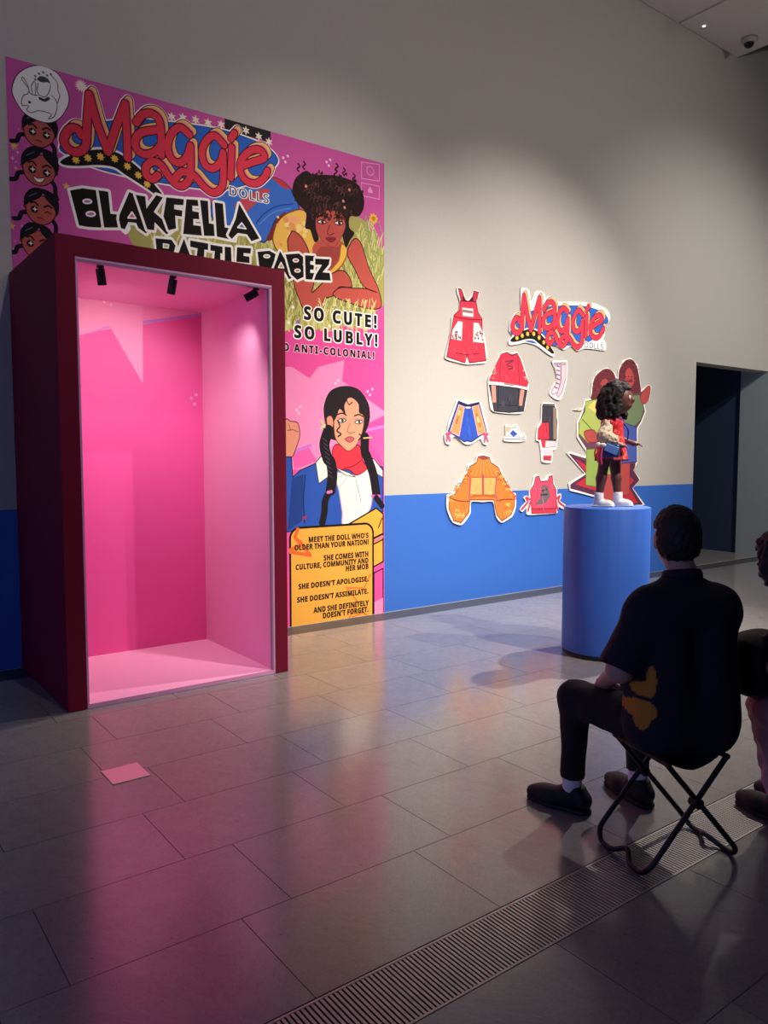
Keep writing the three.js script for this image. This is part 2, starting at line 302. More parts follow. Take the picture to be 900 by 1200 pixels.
// the lettered emblem: used on the mural and, moved and shrunk, for the cut-out
function drawEmblem(S) {
  const c = S.c;
  const W = .057, strokes = [
    cC(222, 440, 200, 398, 152, 388, 110, 430, 95, 490, 128, 545, 190, 570, 243, 545, 264, 490, 270, 330, 284, 135), [cC(284, 135, 350, 370, 425, 565), 0], [cC(425, 565, 490, 370, 555, 205), 0], [cC(555, 205, 568, 400, 575, 612), 0],
    cC(640, 345, 690, 285, 760, 280, 812, 330, 826, 420, 828, 590), cC(822, 400, 740, 408, 670, 425, 632, 480, 645, 550, 705, 585, 775, 568, 824, 520),
    cD(308, 240, 255, 198, 205, 232, 182, 305, 202, 380, 250, 405, 292, 372, 314, 310), cD(314, 305, 316, 420, 308, 500, 268, 540, 225, 528, 185, 480, 140, 415, 92, 398, 54, 430, 58, 478, 96, 500, 124, 478), cD(230, 492, 262, 458, 300, 462),
    cD(512, 300, 455, 246, 405, 280, 382, 345, 400, 415, 446, 438, 490, 402, 506, 350), cD(506, 345, 508, 460, 498, 548, 452, 580, 400, 552, 345, 488, 318, 470),
    cD(556, 315, 554, 400, 550, 492), cD(552, 262, 572, 232), cD(612, 425, 680, 400, 748, 375, 722, 330, 665, 335, 615, 385, 606, 450, 640, 510, 700, 525, 748, 490, 766, 452)];
  const each = (dx, dy, col, w) => { for (const s of strokes) { const straight = s.length === 2 && s[1] === 0, pts = straight ? s[0] : s; S.line(pts.map((p) => [p[0] + dx, p[1] + dy]), col, w, !straight); } };
  for (let k = 0; k <= 4; k++) each(1.0 * k, -1.0 * k, '#fbe9ee', W + .03);
  const ell = [[70, 172], [92, 150], [150, 140], [194, 143], [228, 147], [262, 153], [290, 162], [312, 172], [325, 186], [320, 197], [300, 212], [260, 222], [200, 216], [147, 206], [110, 196], [85, 185]];
  S.blob(ell, '#2f63bf', PAPER, .03); S.blob(ell, '#2f63bf', '#173a80', .006);
  const boom = cC(70, 638, 150, 592, 280, 556, 400, 550, 500, 575, 600, 640, 700, 730, 830, 880, 795, 892, 700, 830, 560, 740, 470, 682, 350, 665, 200, 672, 100, 665);
  S.blob(boom, INK, PAPER, .035); S.blob(boom, '#1d1816');
  for (const p of cC(185, 627, 275, 612, 370, 603, 477, 617, 573, 675, 655, 742, 722, 810)) S.star(p, .033, 8, .6, '#f2c14e');
  for (let k = 4.4; k > 0; k -= .55) each(k, -k, '#3a1420', W + .012);
  for (let k = 4.4; k > 0; k -= .55) each(k, -k, k > 2.6 ? '#efc06a' : k > 1.4 ? '#e9879a' : '#b93a55', W);
  each(0, 0, '#4a0f1c', W + .014); each(0, 0, '#e03a4e', W);
  S.text('DOLLS', cD(538, 592)[0], cD(776, 643)[0], 10.2, '#2a2a30', '#f4eef0', 16, '100px sans-serif', 1.2);
}
function tuft(S, n, region, cols, len, w) { for (let i = 0; i < n; i++) { const [a, b] = region(); const d = (rnd() - .5) * len * .9; S.line([[a, b], [a + d * .4, b - len * .6], [a + d, b - len * (.8 + rnd() * .4)]], cols[Math.floor(rnd() * cols.length)], w); } }

function drawMural() {
  const S = sheet(-3.304, 0, 0, 4.337, 470, '#c9569c'), c = S.c;
  // printed ground: pink with big pale star shapes in its lower half
  S.poly([[334, 400], [450, 400], [450, 725], [334, 745]], '#df4d94'); S.blob([[330, 402], [380, 396], [450, 412], [452, 430], [330, 430]], '#df4d94');
  S.poly([...cI(0, 0, 60, 0, 215, 100, 290, 0, 520, -60, 500, 120, 900, 410, 720, 500, 420, 900, 0, 900)], '#e886b4');
  S.poly([...cI(60, 760, 200, 690, 280, 830, 80, 900)], '#e05aa0'); S.poly([...cI(720, 540, 900, 510, 900, 900, 760, 700)], '#e2559b'); S.line(cI(90, 740, 220, 690), '#c070c8', .03); S.line(cI(720, 555, 900, 515), '#c070c8', .03);
  for (const p of [...cI(440, 145, 465, 120, 725, 215, 765, 195, 745, 245, 100, 378, 132, 350, 120, 408), ...cG(190, 30, 205, 60, 222, 18, 495, 60, 520, 45, 510, 85)]) S.dot(p, .012, '#f6c3dc');
  for (let i = 0; i < 60; i++) S.star([12 + rnd() * 60, 150 + rnd() * 150], .006 + .014 * rnd(), 4, .35, ['#e6a3d8', '#b04fa4', '#f0c070'][Math.floor(rnd() * 3)]);
  for (const p of cB(100, 125, 80, 690, 465, 410)) S.star(p, .03, 5, .45, '#f0b860');
  // dark flag bar and blossoms
  S.poly(cD(515, 138, 785, 212, 785, 285, 515, 212), '#2a2527');
  // small square device with thin pale lines
  S.poly(cG(740, 60, 865, 78, 865, 195, 740, 175), null, '#e39cc9', .008); S.poly(cG(740, 205, 865, 230, 865, 322, 740, 295), null, '#e39cc9', .008); S.dot(cG(802, 122)[0], .04, null, '#e39cc9', .008); S.line(cG(740, 60, 865, 195), '#dc8cc0', .004); S.blob(cG(785, 270, 800, 235, 820, 275), '#e39cc9');
  // meadow
  S.blob([[150, 262], [190, 240], [230, 236], [300, 262], [335, 300], [330, 262], [372, 240], [410, 250], [430, 262], [440, 285], [452, 300], [452, 352], [430, 372], [440, 380], [400, 384], [372, 386], [330, 388], [250, 330], [170, 300]], '#a9a35c');
  tuft(S, 420, () => [330 + rnd() * 112, 310 + rnd() * 80], ['#c9c476', '#8e8d45', '#bdb96a', '#d8cf8a', '#7d7f3c'], 11, .012);
  tuft(S, 200, () => [175 + rnd() * 160, 262 + rnd() * 60], ['#c9c476', '#8e8d45', '#bdb96a', '#d8cf8a'], 10, .012);
  tuft(S, 90, () => [418 + rnd() * 30, 272 + rnd() * 60], ['#b7bd78', '#8e9a55', '#cfc97e'], 14, .012);
  S.poly([[330, 390], [346, 384], [372, 388], [400, 382], [430, 384], [452, 366], [452, 420], [330, 424]], '#df4d94'); tuft(S, 70, () => [334 + rnd() * 100, 384 + rnd() * 4], ['#c9c476', '#bdb96a', '#d8cf8a'], 12, .014);
  for (const p of cH(100, 375, 460, 355, 60, 510, 420, 540)) S.star(p, .022, 6, .5, '#f7efdd'); S.star(cH(140, 505)[0], .03, 6, .5, '#9a68b8');
  S.star(cG(825, 458)[0], .055, 9, .7, '#e2b545'); S.dot(cG(825, 458)[0], .02, '#b97c24'); S.line(cG(790, 600, 785, 520, 770, 440), '#8f9d58', .016);
  // reclining figure: jeans, yellow top, arms, face, curls
  S.blob([...cD(440, 640, 520, 570, 640, 500), ...cG(60, 190, 120, 168, 200, 205, 255, 270, 300, 380, 260, 420, 150, 450, 95, 560, 60, 622, 0, 605), ...cD(470, 760)], '#3c6cc4', '#1b2f66', .01);
  S.blob(cG(110, 168, 180, 190, 235, 245, 190, 240), '#c23a40'); S.blob(cG(205, 415, 150, 455, 90, 560, 70, 610, 120, 600, 160, 520), '#7a2e30');
  S.line(cG(0, 490, 60, 420, 150, 370, 260, 355), '#1f4590', .01); S.line(cG(20, 500, 120, 415, 240, 385), '#6f97dd', .006);
  S.blob([...cD(575, 650), ...cD(640, 690), ...cD(700, 640), ...cD(780, 570), ...cD(720, 560)], '#c24a56');
  S.blob(cG(118, 580, 150, 485, 220, 420, 330, 398, 400, 500, 425, 640, 415, 720, 225, 705, 160, 690, 125, 640), '#eebb52', '#7a3b1a', .01);
  for (let i = 0; i < 26; i++) S.dot(cG(150 + rnd() * 200, 440 + rnd() * 200)[0], .012 + rnd() * .02, ['#f7d488', '#e09a58', '#f3a878'][i % 3]);
  const SK = '#c4574b', SKD = '#8e3a34';
  S.blob(cG(405, 640, 480, 600, 600, 620, 640, 700, 610, 780, 540, 850, 440, 800, 400, 720), SK, null); S.blob(cG(450, 660, 560, 660, 600, 640, 560, 790, 500, 800, 420, 740), '#a64840');
  S.blob(cG(600, 640, 640, 680, 610, 770, 545, 838, 515, 830, 580, 750), '#eebb52', '#a8641f', .008); S.line(cG(235, 560, 300, 590, 370, 700, 360, 720), '#f6d58c', .02);
  S.blob([...cG(222, 640, 238, 570, 262, 546, 320, 590, 372, 700), ...cH(280, 150, 272, 242, 450, 75, 560, 66, 615, 192, 505, 200, 450, 275, 372, 305, 350, 392, 205, 395, 150, 300, 100, 140)], SK, '#3b1614', .009);
  S.blob([...cG(640, 700, 690, 600, 740, 640), ...cH(770, 40, 850, 220, 872, 370, 770, 388, 600, 340, 455, 272, 512, 204, 640, 208, 750, 215, 832, 245, 720, 190, 640, 40)], SK, '#3b1614', .009);
  tuft(S, 60, () => [372 + rnd() * 68, 352 + rnd() * 18 + 4], ['#d8cf8a', '#c9c476', '#e6df9c'], 8, .009);
  for (const [a, b, w] of [[0, 0, '#2a1a1a']]) S.blob(cG(258, 225, 285, 165, 350, 122, 400, 150, 470, 150, 560, 155, 640, 178, 705, 210, 752, 290, 757, 375, 722, 440, 660, 445, 655, 520, 690, 560, 660, 610, 630, 660, 600, 560, 560, 430, 450, 430, 420, 520, 440, 600, 410, 620, 380, 540, 345, 520, 350, 420, 290, 350, 255, 285), w);
  S.blob(cG(418, 490, 438, 425, 520, 400, 600, 430, 627, 505, 602, 580, 565, 640, 532, 657, 482, 632, 432, 565), '#c0564c', SKD, .006);
  for (let i = 0; i < 70; i++) { const a = 390 + rnd() * 280, b = 350 + rnd() * 95, [p] = cG(a, b); S.line([[p[0], p[1]], [p[0] + 2.5 * (rnd() - .5), p[1] + 2.5], [p[0] + 3 * (rnd() - .5), p[1] + 5]], ['#2a1a1a', '#3d2424', '#5a3533'][i % 3], .014); }
  for (let i = 0; i < 60; i++) { const a = rnd() * 6.28, r = .75 * Math.sqrt(rnd()), [p] = cG(505 + 240 * r * Math.cos(a), 275 + 125 * r * Math.sin(a)); S.line([[p[0], p[1]], [p[0] + 2.5, p[1] - 2.5], [p[0] + 5, p[1] - .5], [p[0] + 4, p[1] + 2.5]], ['#4a2c2a', '#5f3a36', '#1d1212'][i % 3], .009); }
  for (let i = 0; i < 40; i++) { const a = rnd() * 6.28, r = .7 + .35 * rnd(), [p] = cG(505 + 250 * r * Math.cos(a), 290 + 150 * r * Math.sin(a)); S.line([[p[0], p[1]], [p[0] + 3 * (rnd() - .3), p[1] - 3], [p[0] + 5 * (rnd() - .5), p[1] - 1]], '#33201f', .012); }
  for (const [q] of [cG(300, 90), cG(340, 75), cG(570, 90), cG(560, 130), cG(620, 120), cG(690, 160)].map((v) => [v[0]])) S.line([[q[0], q[1] + 6], [q[0] - 2, q[1] + 3], [q[0] + 1, q[1]], [q[0] - 1, q[1] - 3]], '#2a1a1a', .014);
  for (const [x, s] of [[350, 1], [655, 1], [612, 1], [622, 1]]) S.dot(cG(x, x === 612 ? 335 : x === 622 ? 380 : x === 350 ? 230 : 255)[0], .014, '#d98b7a');
  for (const [x, y] of [[462, 480], [580, 488]]) { S.blob(cG(x - 32, y, x, y - 14, x + 30, y + 4, x, y + 14), '#f3e6dc', '#2a1212', .008); S.dot(cG(x + 4, y)[0], .016, '#4a2a20'); S.line(cG(x - 34, y - 32, x, y - 44, x + 36, y - 30), '#2a1414', .01); }
  S.line(cG(520, 500, 500, 555, 520, 572, 548, 560), '#7c2f2c', .01); S.blob(cG(490, 598, 525, 588, 560, 598, 528, 622), '#a02f3c', '#5a1a1c', .006); S.line(cG(492, 602, 560, 602), '#5a1a1c', .005);
  // flowers along the top edge of the emblem
  for (const p of cD(205, 135, 270, 140, 345, 153, 418, 170, 495, 180, 640, 215, 715, 250, 775, 282)) S.star(p, .04, 6, .45, '#f2e6cf');
  for (let k = 0; k < 4; k++) S.star(cC(225, 70)[0], .05, 4, .3, '#f8e3cc', null, 0, k * .4);
  drawEmblem(S);
  // row of small heads
  const head = (cx, cy, r, smile, wink) => {
    const q = (...v) => { const o = []; for (let i = 0; i < v.length; i += 2) { const X = v[i] * r, Y = v[i + 1] * r; o.push([cx + X * .97 - Y * .1, cy + Y * .97 + X * .26]); } return o; };
    S.line(q(-.85, .5, -1.1, .62, -1.2, .95, -1.5, 1.05), '#1c1620', .03); S.line(q(.75, .6, .95, .85, 1.0, 1.2, 1.12, 1.45), '#1c1620', .03);
    S.blob(q(-1.0, .15, -.85, .0, -.75, .35), '#b8594f', '#3d1a18', .006); S.blob(q(1.0, .15, .88, .0, .75, .35), '#b8594f', '#3d1a18', .006);
    S.blob(q(-.86, -.1, -.4, -.6, .4, -.6, .86, -.05, .82, .45, .45, .88, 0, 1.0, -.5, .85, -.84, .4), '#b8594f', '#3d1a18', .007);
    S.blob(q(-.95, .1, -.98, -.45, -.6, -.95, 0, -1.05, .65, -.9, 1.0, -.4, .95, .15, .72, -.2, .25, -.55, .05, -.85, -.2, -.5, -.7, -.15), '#19161d', '#0c0a0f', .006);
    S.line(q(-.75, -.45, -.35, -.75), '#5a545e', .008);
    for (const s of [-1, 1]) { if (!(wink && s > 0)) { S.dot(q(s * .4 + .03, .22)[0], r * .0012, '#261416'); S.star(q(s * .4 + .06, .2)[0], r * .001, 4, .35, '#f4efe2'); } else S.line(q(.25, .25, .42, .18, .6, .25), '#261416', .008); S.line(q(s * .62, -.12, s * .4, -.2, s * .18, -.05), '#261416', .012); }
    if (smile) S.blob(q(-.28, .55, 0, .62, .35, .5, .2, .78, -.1, .8), '#f4efe6', '#5a1a1a', .005); else S.line(q(-.15, .66, .02, .62, .2, .66), '#6a2522', .008);
  };
  head(43, 283, 20, false, false); head(48, 243, 20.5, false, true); head(46, 196, 22, true, false); head(46, 152, 21, false, false);
  // round medallion with a loose pencil sketch of a hare
  S.blob(cA(425, 155, 600, 232, 710, 420, 720, 560, 640, 700, 530, 757, 400, 735, 250, 650, 150, 500, 125, 390, 180, 250, 300, 170), '#eeebe2', '#3a2a35', .006);
  const gr = '#6c6a66'; S.line(cA(235, 575, 225, 540, 245, 470, 290, 450, 300, 400, 230, 300, 245, 280, 290, 360, 320, 450, 400, 470), gr, .006); S.line(cA(340, 450, 330, 370, 360, 320, 375, 360, 370, 470), gr, .006);
  S.line(cA(235, 575, 300, 580, 280, 620, 330, 650, 400, 630, 470, 640, 540, 670, 510, 715, 570, 690, 600, 600, 590, 520, 540, 470), gr, .006); S.dot(cA(310, 540)[0], .01, '#44423f');
  S.blob(cA(390, 300, 430, 265, 500, 290, 530, 350, 500, 330, 440, 330), '#4a4846'); S.line(cA(400, 340, 390, 420, 420, 470, 480, 480, 520, 420, 530, 360), gr, .006); S.line(cA(540, 260, 600, 330, 610, 420, 630, 470, 600, 560), gr, .006); S.line(cA(420, 500, 470, 520, 510, 500), '#44423f', .02);
  for (const p of cA(370, 265, 410, 240, 455, 225, 495, 258, 535, 245, 370, 300)) S.star(p, .012, 5, .45, '#55534f');
  // brush lettering, white edged
  const G = (list, holes = []) => { for (const p of list) S.poly(p, '#f8f3ec', '#f8f3ec', .042); for (const p of list) S.poly(p, INK); for (const [p, col] of holes) { S.poly(p, col, '#f8f3ec', .012); } };
  const oval = (cx, cy, a, b) => { const v = []; for (let i = 0; i < 10; i++) v.push(cx + a * Math.cos(i * .628), cy + b * Math.sin(i * .628)); return v; };
  const one = (...v) => cE(...v);
  const P1 = '#d06aa8', P2 = '#b5ae6a';
  G([cB(492, 440, 580, 425, 690, 440, 712, 500, 692, 555, 750, 600, 756, 660, 705, 700, 620, 696, 555, 685)], [[cB(...oval(613, 517, 30, 15)), P1], [cB(...oval(637, 605, 32, 17)), P1]]);
  G([one(170, 87, 212, 93, 222, 190, 262, 194, 286, 180, 292, 225, 300, 252, 288, 268, 268, 250, 195, 250)]);
  G([one(305, 95, 330, 105, 390, 262, 378, 276, 345, 252, 335, 230, 300, 226, 285, 258, 268, 252, 260, 215, 262, 195)], [[one(317, 182, 334, 210, 299, 208), P1]]);
  G([one(333, 107, 375, 114, 380, 168, 424, 108, 452, 118, 412, 182, 500, 258, 468, 280, 416, 226, 414, 262, 384, 258)]);
  G([one(468, 118, 545, 126, 545, 152, 502, 150, 502, 170, 538, 176, 536, 202, 506, 198, 510, 254, 478, 262, 455, 200)]);
  G([one(556, 126, 612, 130, 610, 156, 582, 154, 582, 178, 610, 184, 612, 214, 586, 212, 586, 240, 630, 246, 628, 286, 542, 278)]);
  G([one(616, 130, 650, 134, 655, 232, 694, 238, 690, 288, 634, 286)]); G([one(680, 140, 716, 146, 724, 250, 775, 258, 768, 306, 690, 290)]);
  G([one(788, 146, 876, 298, 842, 310, 822, 280, 782, 274, 755, 300, 740, 284, 772, 214)], [[one(799, 230, 818, 256, 781, 250), '#5a83cf']]);
  G([one(420, 298, 490, 304, 508, 330, 500, 360, 512, 400, 430, 400)], [[one(455, 322, 478, 326, 476, 340, 455, 338), P2]]); G([one(545, 300, 590, 420, 560, 420, 500, 420)]);
  G([cF(14, 160, 130, 180, 124, 216, 96, 212, 92, 290, 46, 290, 58, 206, 14, 196)]); G([cF(132, 184, 214, 198, 210, 236, 190, 234, 190, 300, 150, 300, 158, 222, 132, 218)]); G([cF(216, 196, 252, 200, 256, 300, 216, 300)]);
  G([cF(288, 200, 370, 206, 366, 236, 326, 232, 326, 250, 360, 255, 360, 292, 284, 284)]); G([cF(408, 226, 478, 220, 514, 240, 506, 270, 522, 292, 500, 330, 420, 330)], [[cF(...oval(462, 252, 18, 9)), P2]]);
  G([cF(540, 222, 626, 368, 592, 386, 566, 340, 500, 330)], [[cF(546, 288, 562, 320, 530, 318), P2]]); G([cF(572, 242, 650, 236, 682, 262, 672, 302, 692, 332, 680, 372, 640, 390, 604, 358)], [[cF(...oval(632, 276, 16, 9)), '#c4574b'], [cF(...oval(642, 336, 16, 9)), '#c4574b']]);
  G([cF(686, 246, 742, 250, 738, 282, 716, 280, 716, 300, 738, 305, 736, 330, 716, 330, 716, 350, 746, 350, 744, 390, 690, 386)]); G([cF(746, 266, 830, 270, 826, 300, 788, 346, 830, 350, 836, 394, 740, 390, 750, 360, 786, 302, 746, 300)]);
  S.text('SO CUTE!', cH(192, 505)[0], cH(838, 532)[0], 14.5, INK, '#f8f3ec', 20); S.text('SO LUBLY!', cH(108, 668)[0], cH(845, 690)[0], 14.2, INK, '#f8f3ec', 20); S.text('SO ANTI-COLONIAL!', cH(-45, 785)[0], cH(816, 800)[0], 8.6, INK, '#f3c6da', 16);
  // standing figure with plaits
  S.blob(cI(60, 790, 0, 790, 0, 480, 50, 478, 110, 495, 128, 600, 100, 700), '#d58b72', '#5a2a22', .008); S.line(cI(20, 560, 60, 550, 110, 570), '#8a4a3a', .007); S.line(cI(30, 500, 50, 560), '#8a4a3a', .006);
  S.poly(cJ(0, 40, 55, 40, 65, 220, 130, 160, 270, 95, 470, 120, 800, 110, 860, 130, 860, 520, 580, 640, 0, 700), '#2a4fa4', '#14224e', .01); S.line(cJ(175, 200, 160, 420, 170, 620), '#14224e', .012); S.line(cJ(30, 640, 180, 570), '#8a3560', .03); S.poly(cJ(60, 230, 160, 190, 150, 600, 20, 690), '#1f3b80');
  S.blob(cJ(435, 180, 620, 200, 740, 160, 745, 500, 520, 640, 500, 520, 470, 330), '#e6ddd2', '#a18cab', .012); S.line(cJ(620, 240, 650, 360, 665, 440), '#8f8494', .008); S.line(cJ(480, 300, 545, 220), '#b7a5c2', .008);
  S.poly(cJ(268, 90, 345, 0, 420, 60, 400, 200, 295, 275), '#ece4d6', '#38303a', .009); S.poly(cJ(730, 40, 780, 60, 858, 160, 858, 220, 790, 180), '#ece4d6', '#38303a', .009);
  S.blob(cI(412, 760, 450, 680, 560, 720, 650, 690, 680, 820, 720, 890, 630, 950, 560, 905, 440, 890), '#dc3444', '#5a1018', .009); S.poly(cJ(430, 130, 560, 180, 620, 218, 530, 200), '#ece4d6', '#38303a', .006); S.line(cI(520, 890, 600, 870, 670, 820), '#7a1420', .009);
  S.blob(cI(340, 420, 345, 320, 390, 220, 470, 175, 570, 170, 660, 210, 730, 320, 745, 430, 725, 530, 690, 590, 640, 640, 420, 640, 370, 560), '#221b20');
  S.blob(cI(430, 450, 480, 340, 560, 270, 640, 300, 690, 420, 680, 560, 630, 680, 560, 738, 500, 700, 440, 620), '#dc9878', '#6a3428', .008); S.blob(cI(365, 450, 400, 430, 425, 480, 405, 560, 375, 530), '#d58b72', '#6a3428', .007);
  S.blob(cI(420, 480, 450, 350, 530, 280, 560, 260, 520, 340, 530, 420, 480, 370, 450, 440), '#221b20'); S.blob(cI(570, 250, 640, 270, 700, 360, 720, 470, 680, 420, 650, 400, 640, 320), '#221b20');
  for (const [x, y] of [[500, 468], [648, 480]]) { S.blob(cI(x - 36, y + 6, x, y - 16, x + 34, y, x, y + 20), '#efe6dc', '#2a1514', .008); S.dot(cI(x + 2, y)[0], .016, '#3c4a3a'); S.line(cI(x - 40, y - 50, x, y - 62, x + 36, y - 44), '#2a1514', .012); S.line(cI(x - 36, y - 20, x + 34, y - 18), '#c46a84', .01); }
  S.line(cI(570, 500, 545, 560, 575, 582, 610, 572), '#9a5040', .008); S.blob(cI(525, 635, 570, 612, 605, 630, 570, 662), '#b85860', '#6a2830', .006);
  S.line(cI(460, 470, 480, 520, 455, 560, 490, 590, 465, 610), '#221b20', .014); S.line(cI(540, 290, 560, 330, 590, 310), '#221b20', .01); S.line(cI(650, 590, 670, 610, 645, 640), '#221b20', .012);
  for (const [a, b] of [[cI(385, 560), cJ(340, 0)], [0, 0]]) if (a) { S.line([...cI(380, 560, 345, 680, 370, 800), ...cJ(400, 90, 415, 200, 400, 330)], '#1b161b', .11); S.line(cJ(385, 350, 350, 430, 345, 520, 325, 620), '#1b161b', .07); S.line([...cI(700, 620, 700, 740), ...cJ(720, 40, 770, 180, 800, 360)], '#1b161b', .1); S.line(cJ(375, 352, 405, 345), '#d76aa6', .03); S.line(cJ(765, 385, 830, 385), '#c8569a', .03); S.line(cJ(800, 400, 850, 470), '#1b161b', .06); }
  for (let i = 0; i < 9; i++) { const [p] = cI(345 + i * 6, 640 + i * 40); S.line([[p[0] - 2, p[1] - 2], [p[0] + 3, p[1] + 2]], '#4a414c', .008); }
  S.line(cI(315, 470, 350, 530), '#b7d060', .014); S.line(cI(310, 540, 350, 510), '#d2d878', .012); S.line(cI(690, 625, 760, 620), '#e0b070', .014);
  // amber card with the story text
  S.poly(cJ(560, 630, 800, 490, 860, 540, 860, 960, 770, 1010), '#e2a23c', INK, .014); S.line([...cK(780, 80, 860, 40)], INK, .02, false); S.line(cK(780, 105, 860, 65), '#cf5f9c', .02, false); S.line(cK(780, 130, 860, 90), INK, .014, false); S.line(cJ(820, 660, 850, 580), INK, .012);
  S.poly(cK(780, 385, 860, 345, 860, 760, 780, 780), '#df4d94', INK, .012); S.poly(cK(784, 640, 860, 600, 860, 775, 784, 790), '#e886b4');
  { const a = S.at(cK(42, 60)[0]), b = S.at(cK(772, 0)[0]), f = S.cv.height + 60, r = .1 * S.ppm; const top = S.at(cJ(400, 645)[0])[1]; c.beginPath(); c.moveTo(a[0] - 60, f); c.lineTo(a[0] - 60, f); c.roundRect(a[0], top, b[0] - a[0], f - top, r); c.fillStyle = '#e0a040'; c.fill(); c.strokeStyle = INK; c.lineWidth = .02 * S.ppm; c.stroke(); }
  for (const q of [cK(110, 0, 85, 70, 140, 140, 45, 185), cK(45, 200, 220, 230, 130, 110)]) S.line(q, '#d4642c', .035, false); S.line(cK(750, 400, 690, 520, 540, 515, 630, 630, 560, 790, 680, 730, 740, 780), '#d07a34', .022, false);
  for (const [s, a, b, d, e] of [["MEET THE DOLL WHO'S", 203, 118, 733, 75], ['OLDER THAN YOUR NATION!', 80, 185, 735, 135], ['SHE COMES WITH', 337, 275, 733, 240], ['CULTURE, COMMUNITY AND', 90, 360, 733, 293], ['HER MOB', 530, 368, 733, 350], ["SHE DOESN'T APOLOGISE.", 115, 530, 733, 455], ["SHE DOESN'T ASSIMILATE.", 103, 648, 733, 562], ['AND SHE DEFINITELY', 250, 738, 733, 668], ["DOESN'T FORGET.", 328, 786, 733, 725]])
    S.text(s, cK(a, b)[0], cK(d, e)[0], 6.3, INK);
  return S.texture();
}
{
  const g = new THREE.PlaneGeometry(3.304, 4.337).translate(-1.652, 2.1685, .004);
  const p = thing('mural_poster', 'huge pink comic style poster with lettering and drawn figures behind the box', 'poster');
  mesh('vinyl_backing', box(-3.304, 0, .003, 4.337, .0005, .0035), std(0xd8c8d0, .7), p);
  mesh('printed_face', g, new THREE.MeshPhysicalMaterial({ roughness: .75, specularIntensity: .3, map: drawMural() }), p);
}

// ------------------------------------------------------------------ walk-in display box
const BX0 = -3.33, BX1 = -1.81, BZ = 1.265, BH = 2.846, IX0 = -3.205, IX1 = -1.925, ITOP = 2.715, IZ = .1;
{
  const b = thing('display_box', 'tall dark red box with an open front and a lit pink inside', 'display box', [0, 0, 0]);
  const U = new THREE.Shape([[BX0, .002], [IX0 - .012, .002], [IX0 - .012, ITOP + .012], [IX1 + .012, ITOP + .012], [IX1 + .012, .002], [BX1, .002], [BX1, BH], [BX0, BH]].map((p) => new THREE.Vector2(...p)));
  const shell = new THREE.ExtrudeGeometry(U, { depth: BZ - .02, bevelEnabled: true, bevelThickness: .002, bevelSize: .002, bevelOffset: -.002, bevelSegments: 1 }); shell.translate(0, 0, .016);
  mesh('outer_shell', shell, M.red, b);
  const li = std(0xf0a8ce, .55);
  mesh('side_lining', box(IX0 - .012, IX0, .03, ITOP, IZ, BZ - .004), li, b); mesh('side_lining', box(IX1, IX1 + .012, .03, ITOP, IZ, BZ - .004), li, b);
  mesh('ceiling_lining', box(IX0 - .012, IX1 + .012, ITOP, ITOP + .012, IZ, BZ - .004), li, b);
  mesh('floor_panel', box(IX0 - .012, IX1 + .012, .002, .03, IZ, BZ - .004), li, b);
  const edge = std(0x9a7c98, .5);
  mesh('edge_strip', box(IX0 - .008, IX1 + .008, ITOP - .012, ITOP - .0005, BZ - .03, BZ - .002), edge, b); mesh('edge_strip', box(IX1 - .012, IX1 - .0005, .031, ITOP - .013, BZ - .03, BZ - .002), edge, b);
  // printed back panel
  const S = sheet(IX0, IX1, .03, ITOP, 400, '#e0509a'); S.z = IZ + .02;
  const q = crop(0, 260, 350 / 712);
  S.poly(q(150, 150, 490, 190, 490, 222, 150, 272), '#ec86b6'); S.line(q(150, 276, 260, 250), '#cf7fcf', .022, false); S.line(q(335, 240, 490, 219), '#b878d0', .022, false);
  S.poly(q(150, 150, 300, 170, 342, 190, 343, 385, 262, 246, 190, 270), '#ef92be');
  for (const p of q(250, 190, 262, 180, 266, 196, 458, 420, 470, 412, 466, 434)) S.dot(p, .01, '#f7b8d2');
  mesh('back_panel', box(IX0 - .012, IX1 + .012, .01, ITOP + .01, IZ - .02, IZ), std(0xe0509a, .4), b);
  const face = new THREE.PlaneGeometry(IX1 - IX0, ITOP - .03).translate((IX0 + IX1) / 2, (ITOP + .03) / 2, IZ + .0015);
  tag(mesh('printed_face', face, std(0xffffff, .5, { map: S.texture() }), b), 'hot pink print with a pale star');
}
const BOX_NOTES = ['hanging almost straight down beside the shaded box side', 'in the middle of the box ceiling', 'tipped sideways beside the bright lining'];
BOX_SPOTS.forEach(([x, z, t, cd, half], i) => {
  const y = ITOP, g = thing('mini_spotlight', 'small black spotlight ' + BOX_NOTES[i], 'spotlight', [x, y, z], 'spotlights under the box ceiling');
  const pivot = V3(0, -.03, 0), look = [V3(.2, -1, -.25), V3(-.08, -1, -.3), V3(-.75, -.5, -.45)][i].normalize(), qt = new THREE.Quaternion().setFromUnitVectors(V3(0, -1, 0), look);
  mesh('base', new THREE.CylinderGeometry(.022, .022, .012, 16).translate(0, -.006, 0), M.black, g); mesh('stem', new THREE.CylinderGeometry(.007, .007, .03, 8).translate(0, -.022, 0), M.black, g);
  const can = mesh('body', new THREE.LatheGeometry([[.001, .012], [.024, .012], [.027, .008], [.027, -.085], [.024, -.085], [.024, -.06], [.001, -.06]].map((q) => new THREE.Vector2(...q)).reverse(), 20), M.black, g); can.position.copy(pivot); can.quaternion.copy(qt);
  const lens = mesh('lamp_lens', new THREE.CylinderGeometry(.021, .021, .003, 16).translate(0, -.063, 0), new THREE.MeshStandardMaterial({ color: 0xffffff, emissive: 0xfff2ea, emissiveIntensity: 4 }), g); lens.position.copy(pivot); lens.quaternion.copy(qt);
  const L = new THREE.SpotLight(0xfff4ee, cd, 0, half * Math.PI / 180, 1); L.position.copy(pivot).addScaledVector(look, .1); L.target.position.set(t[0] - x, t[1] - y, t[2] - z); L.castShadow = true; L.shadow.radius = 1.2; g.add(L, L.target);
});

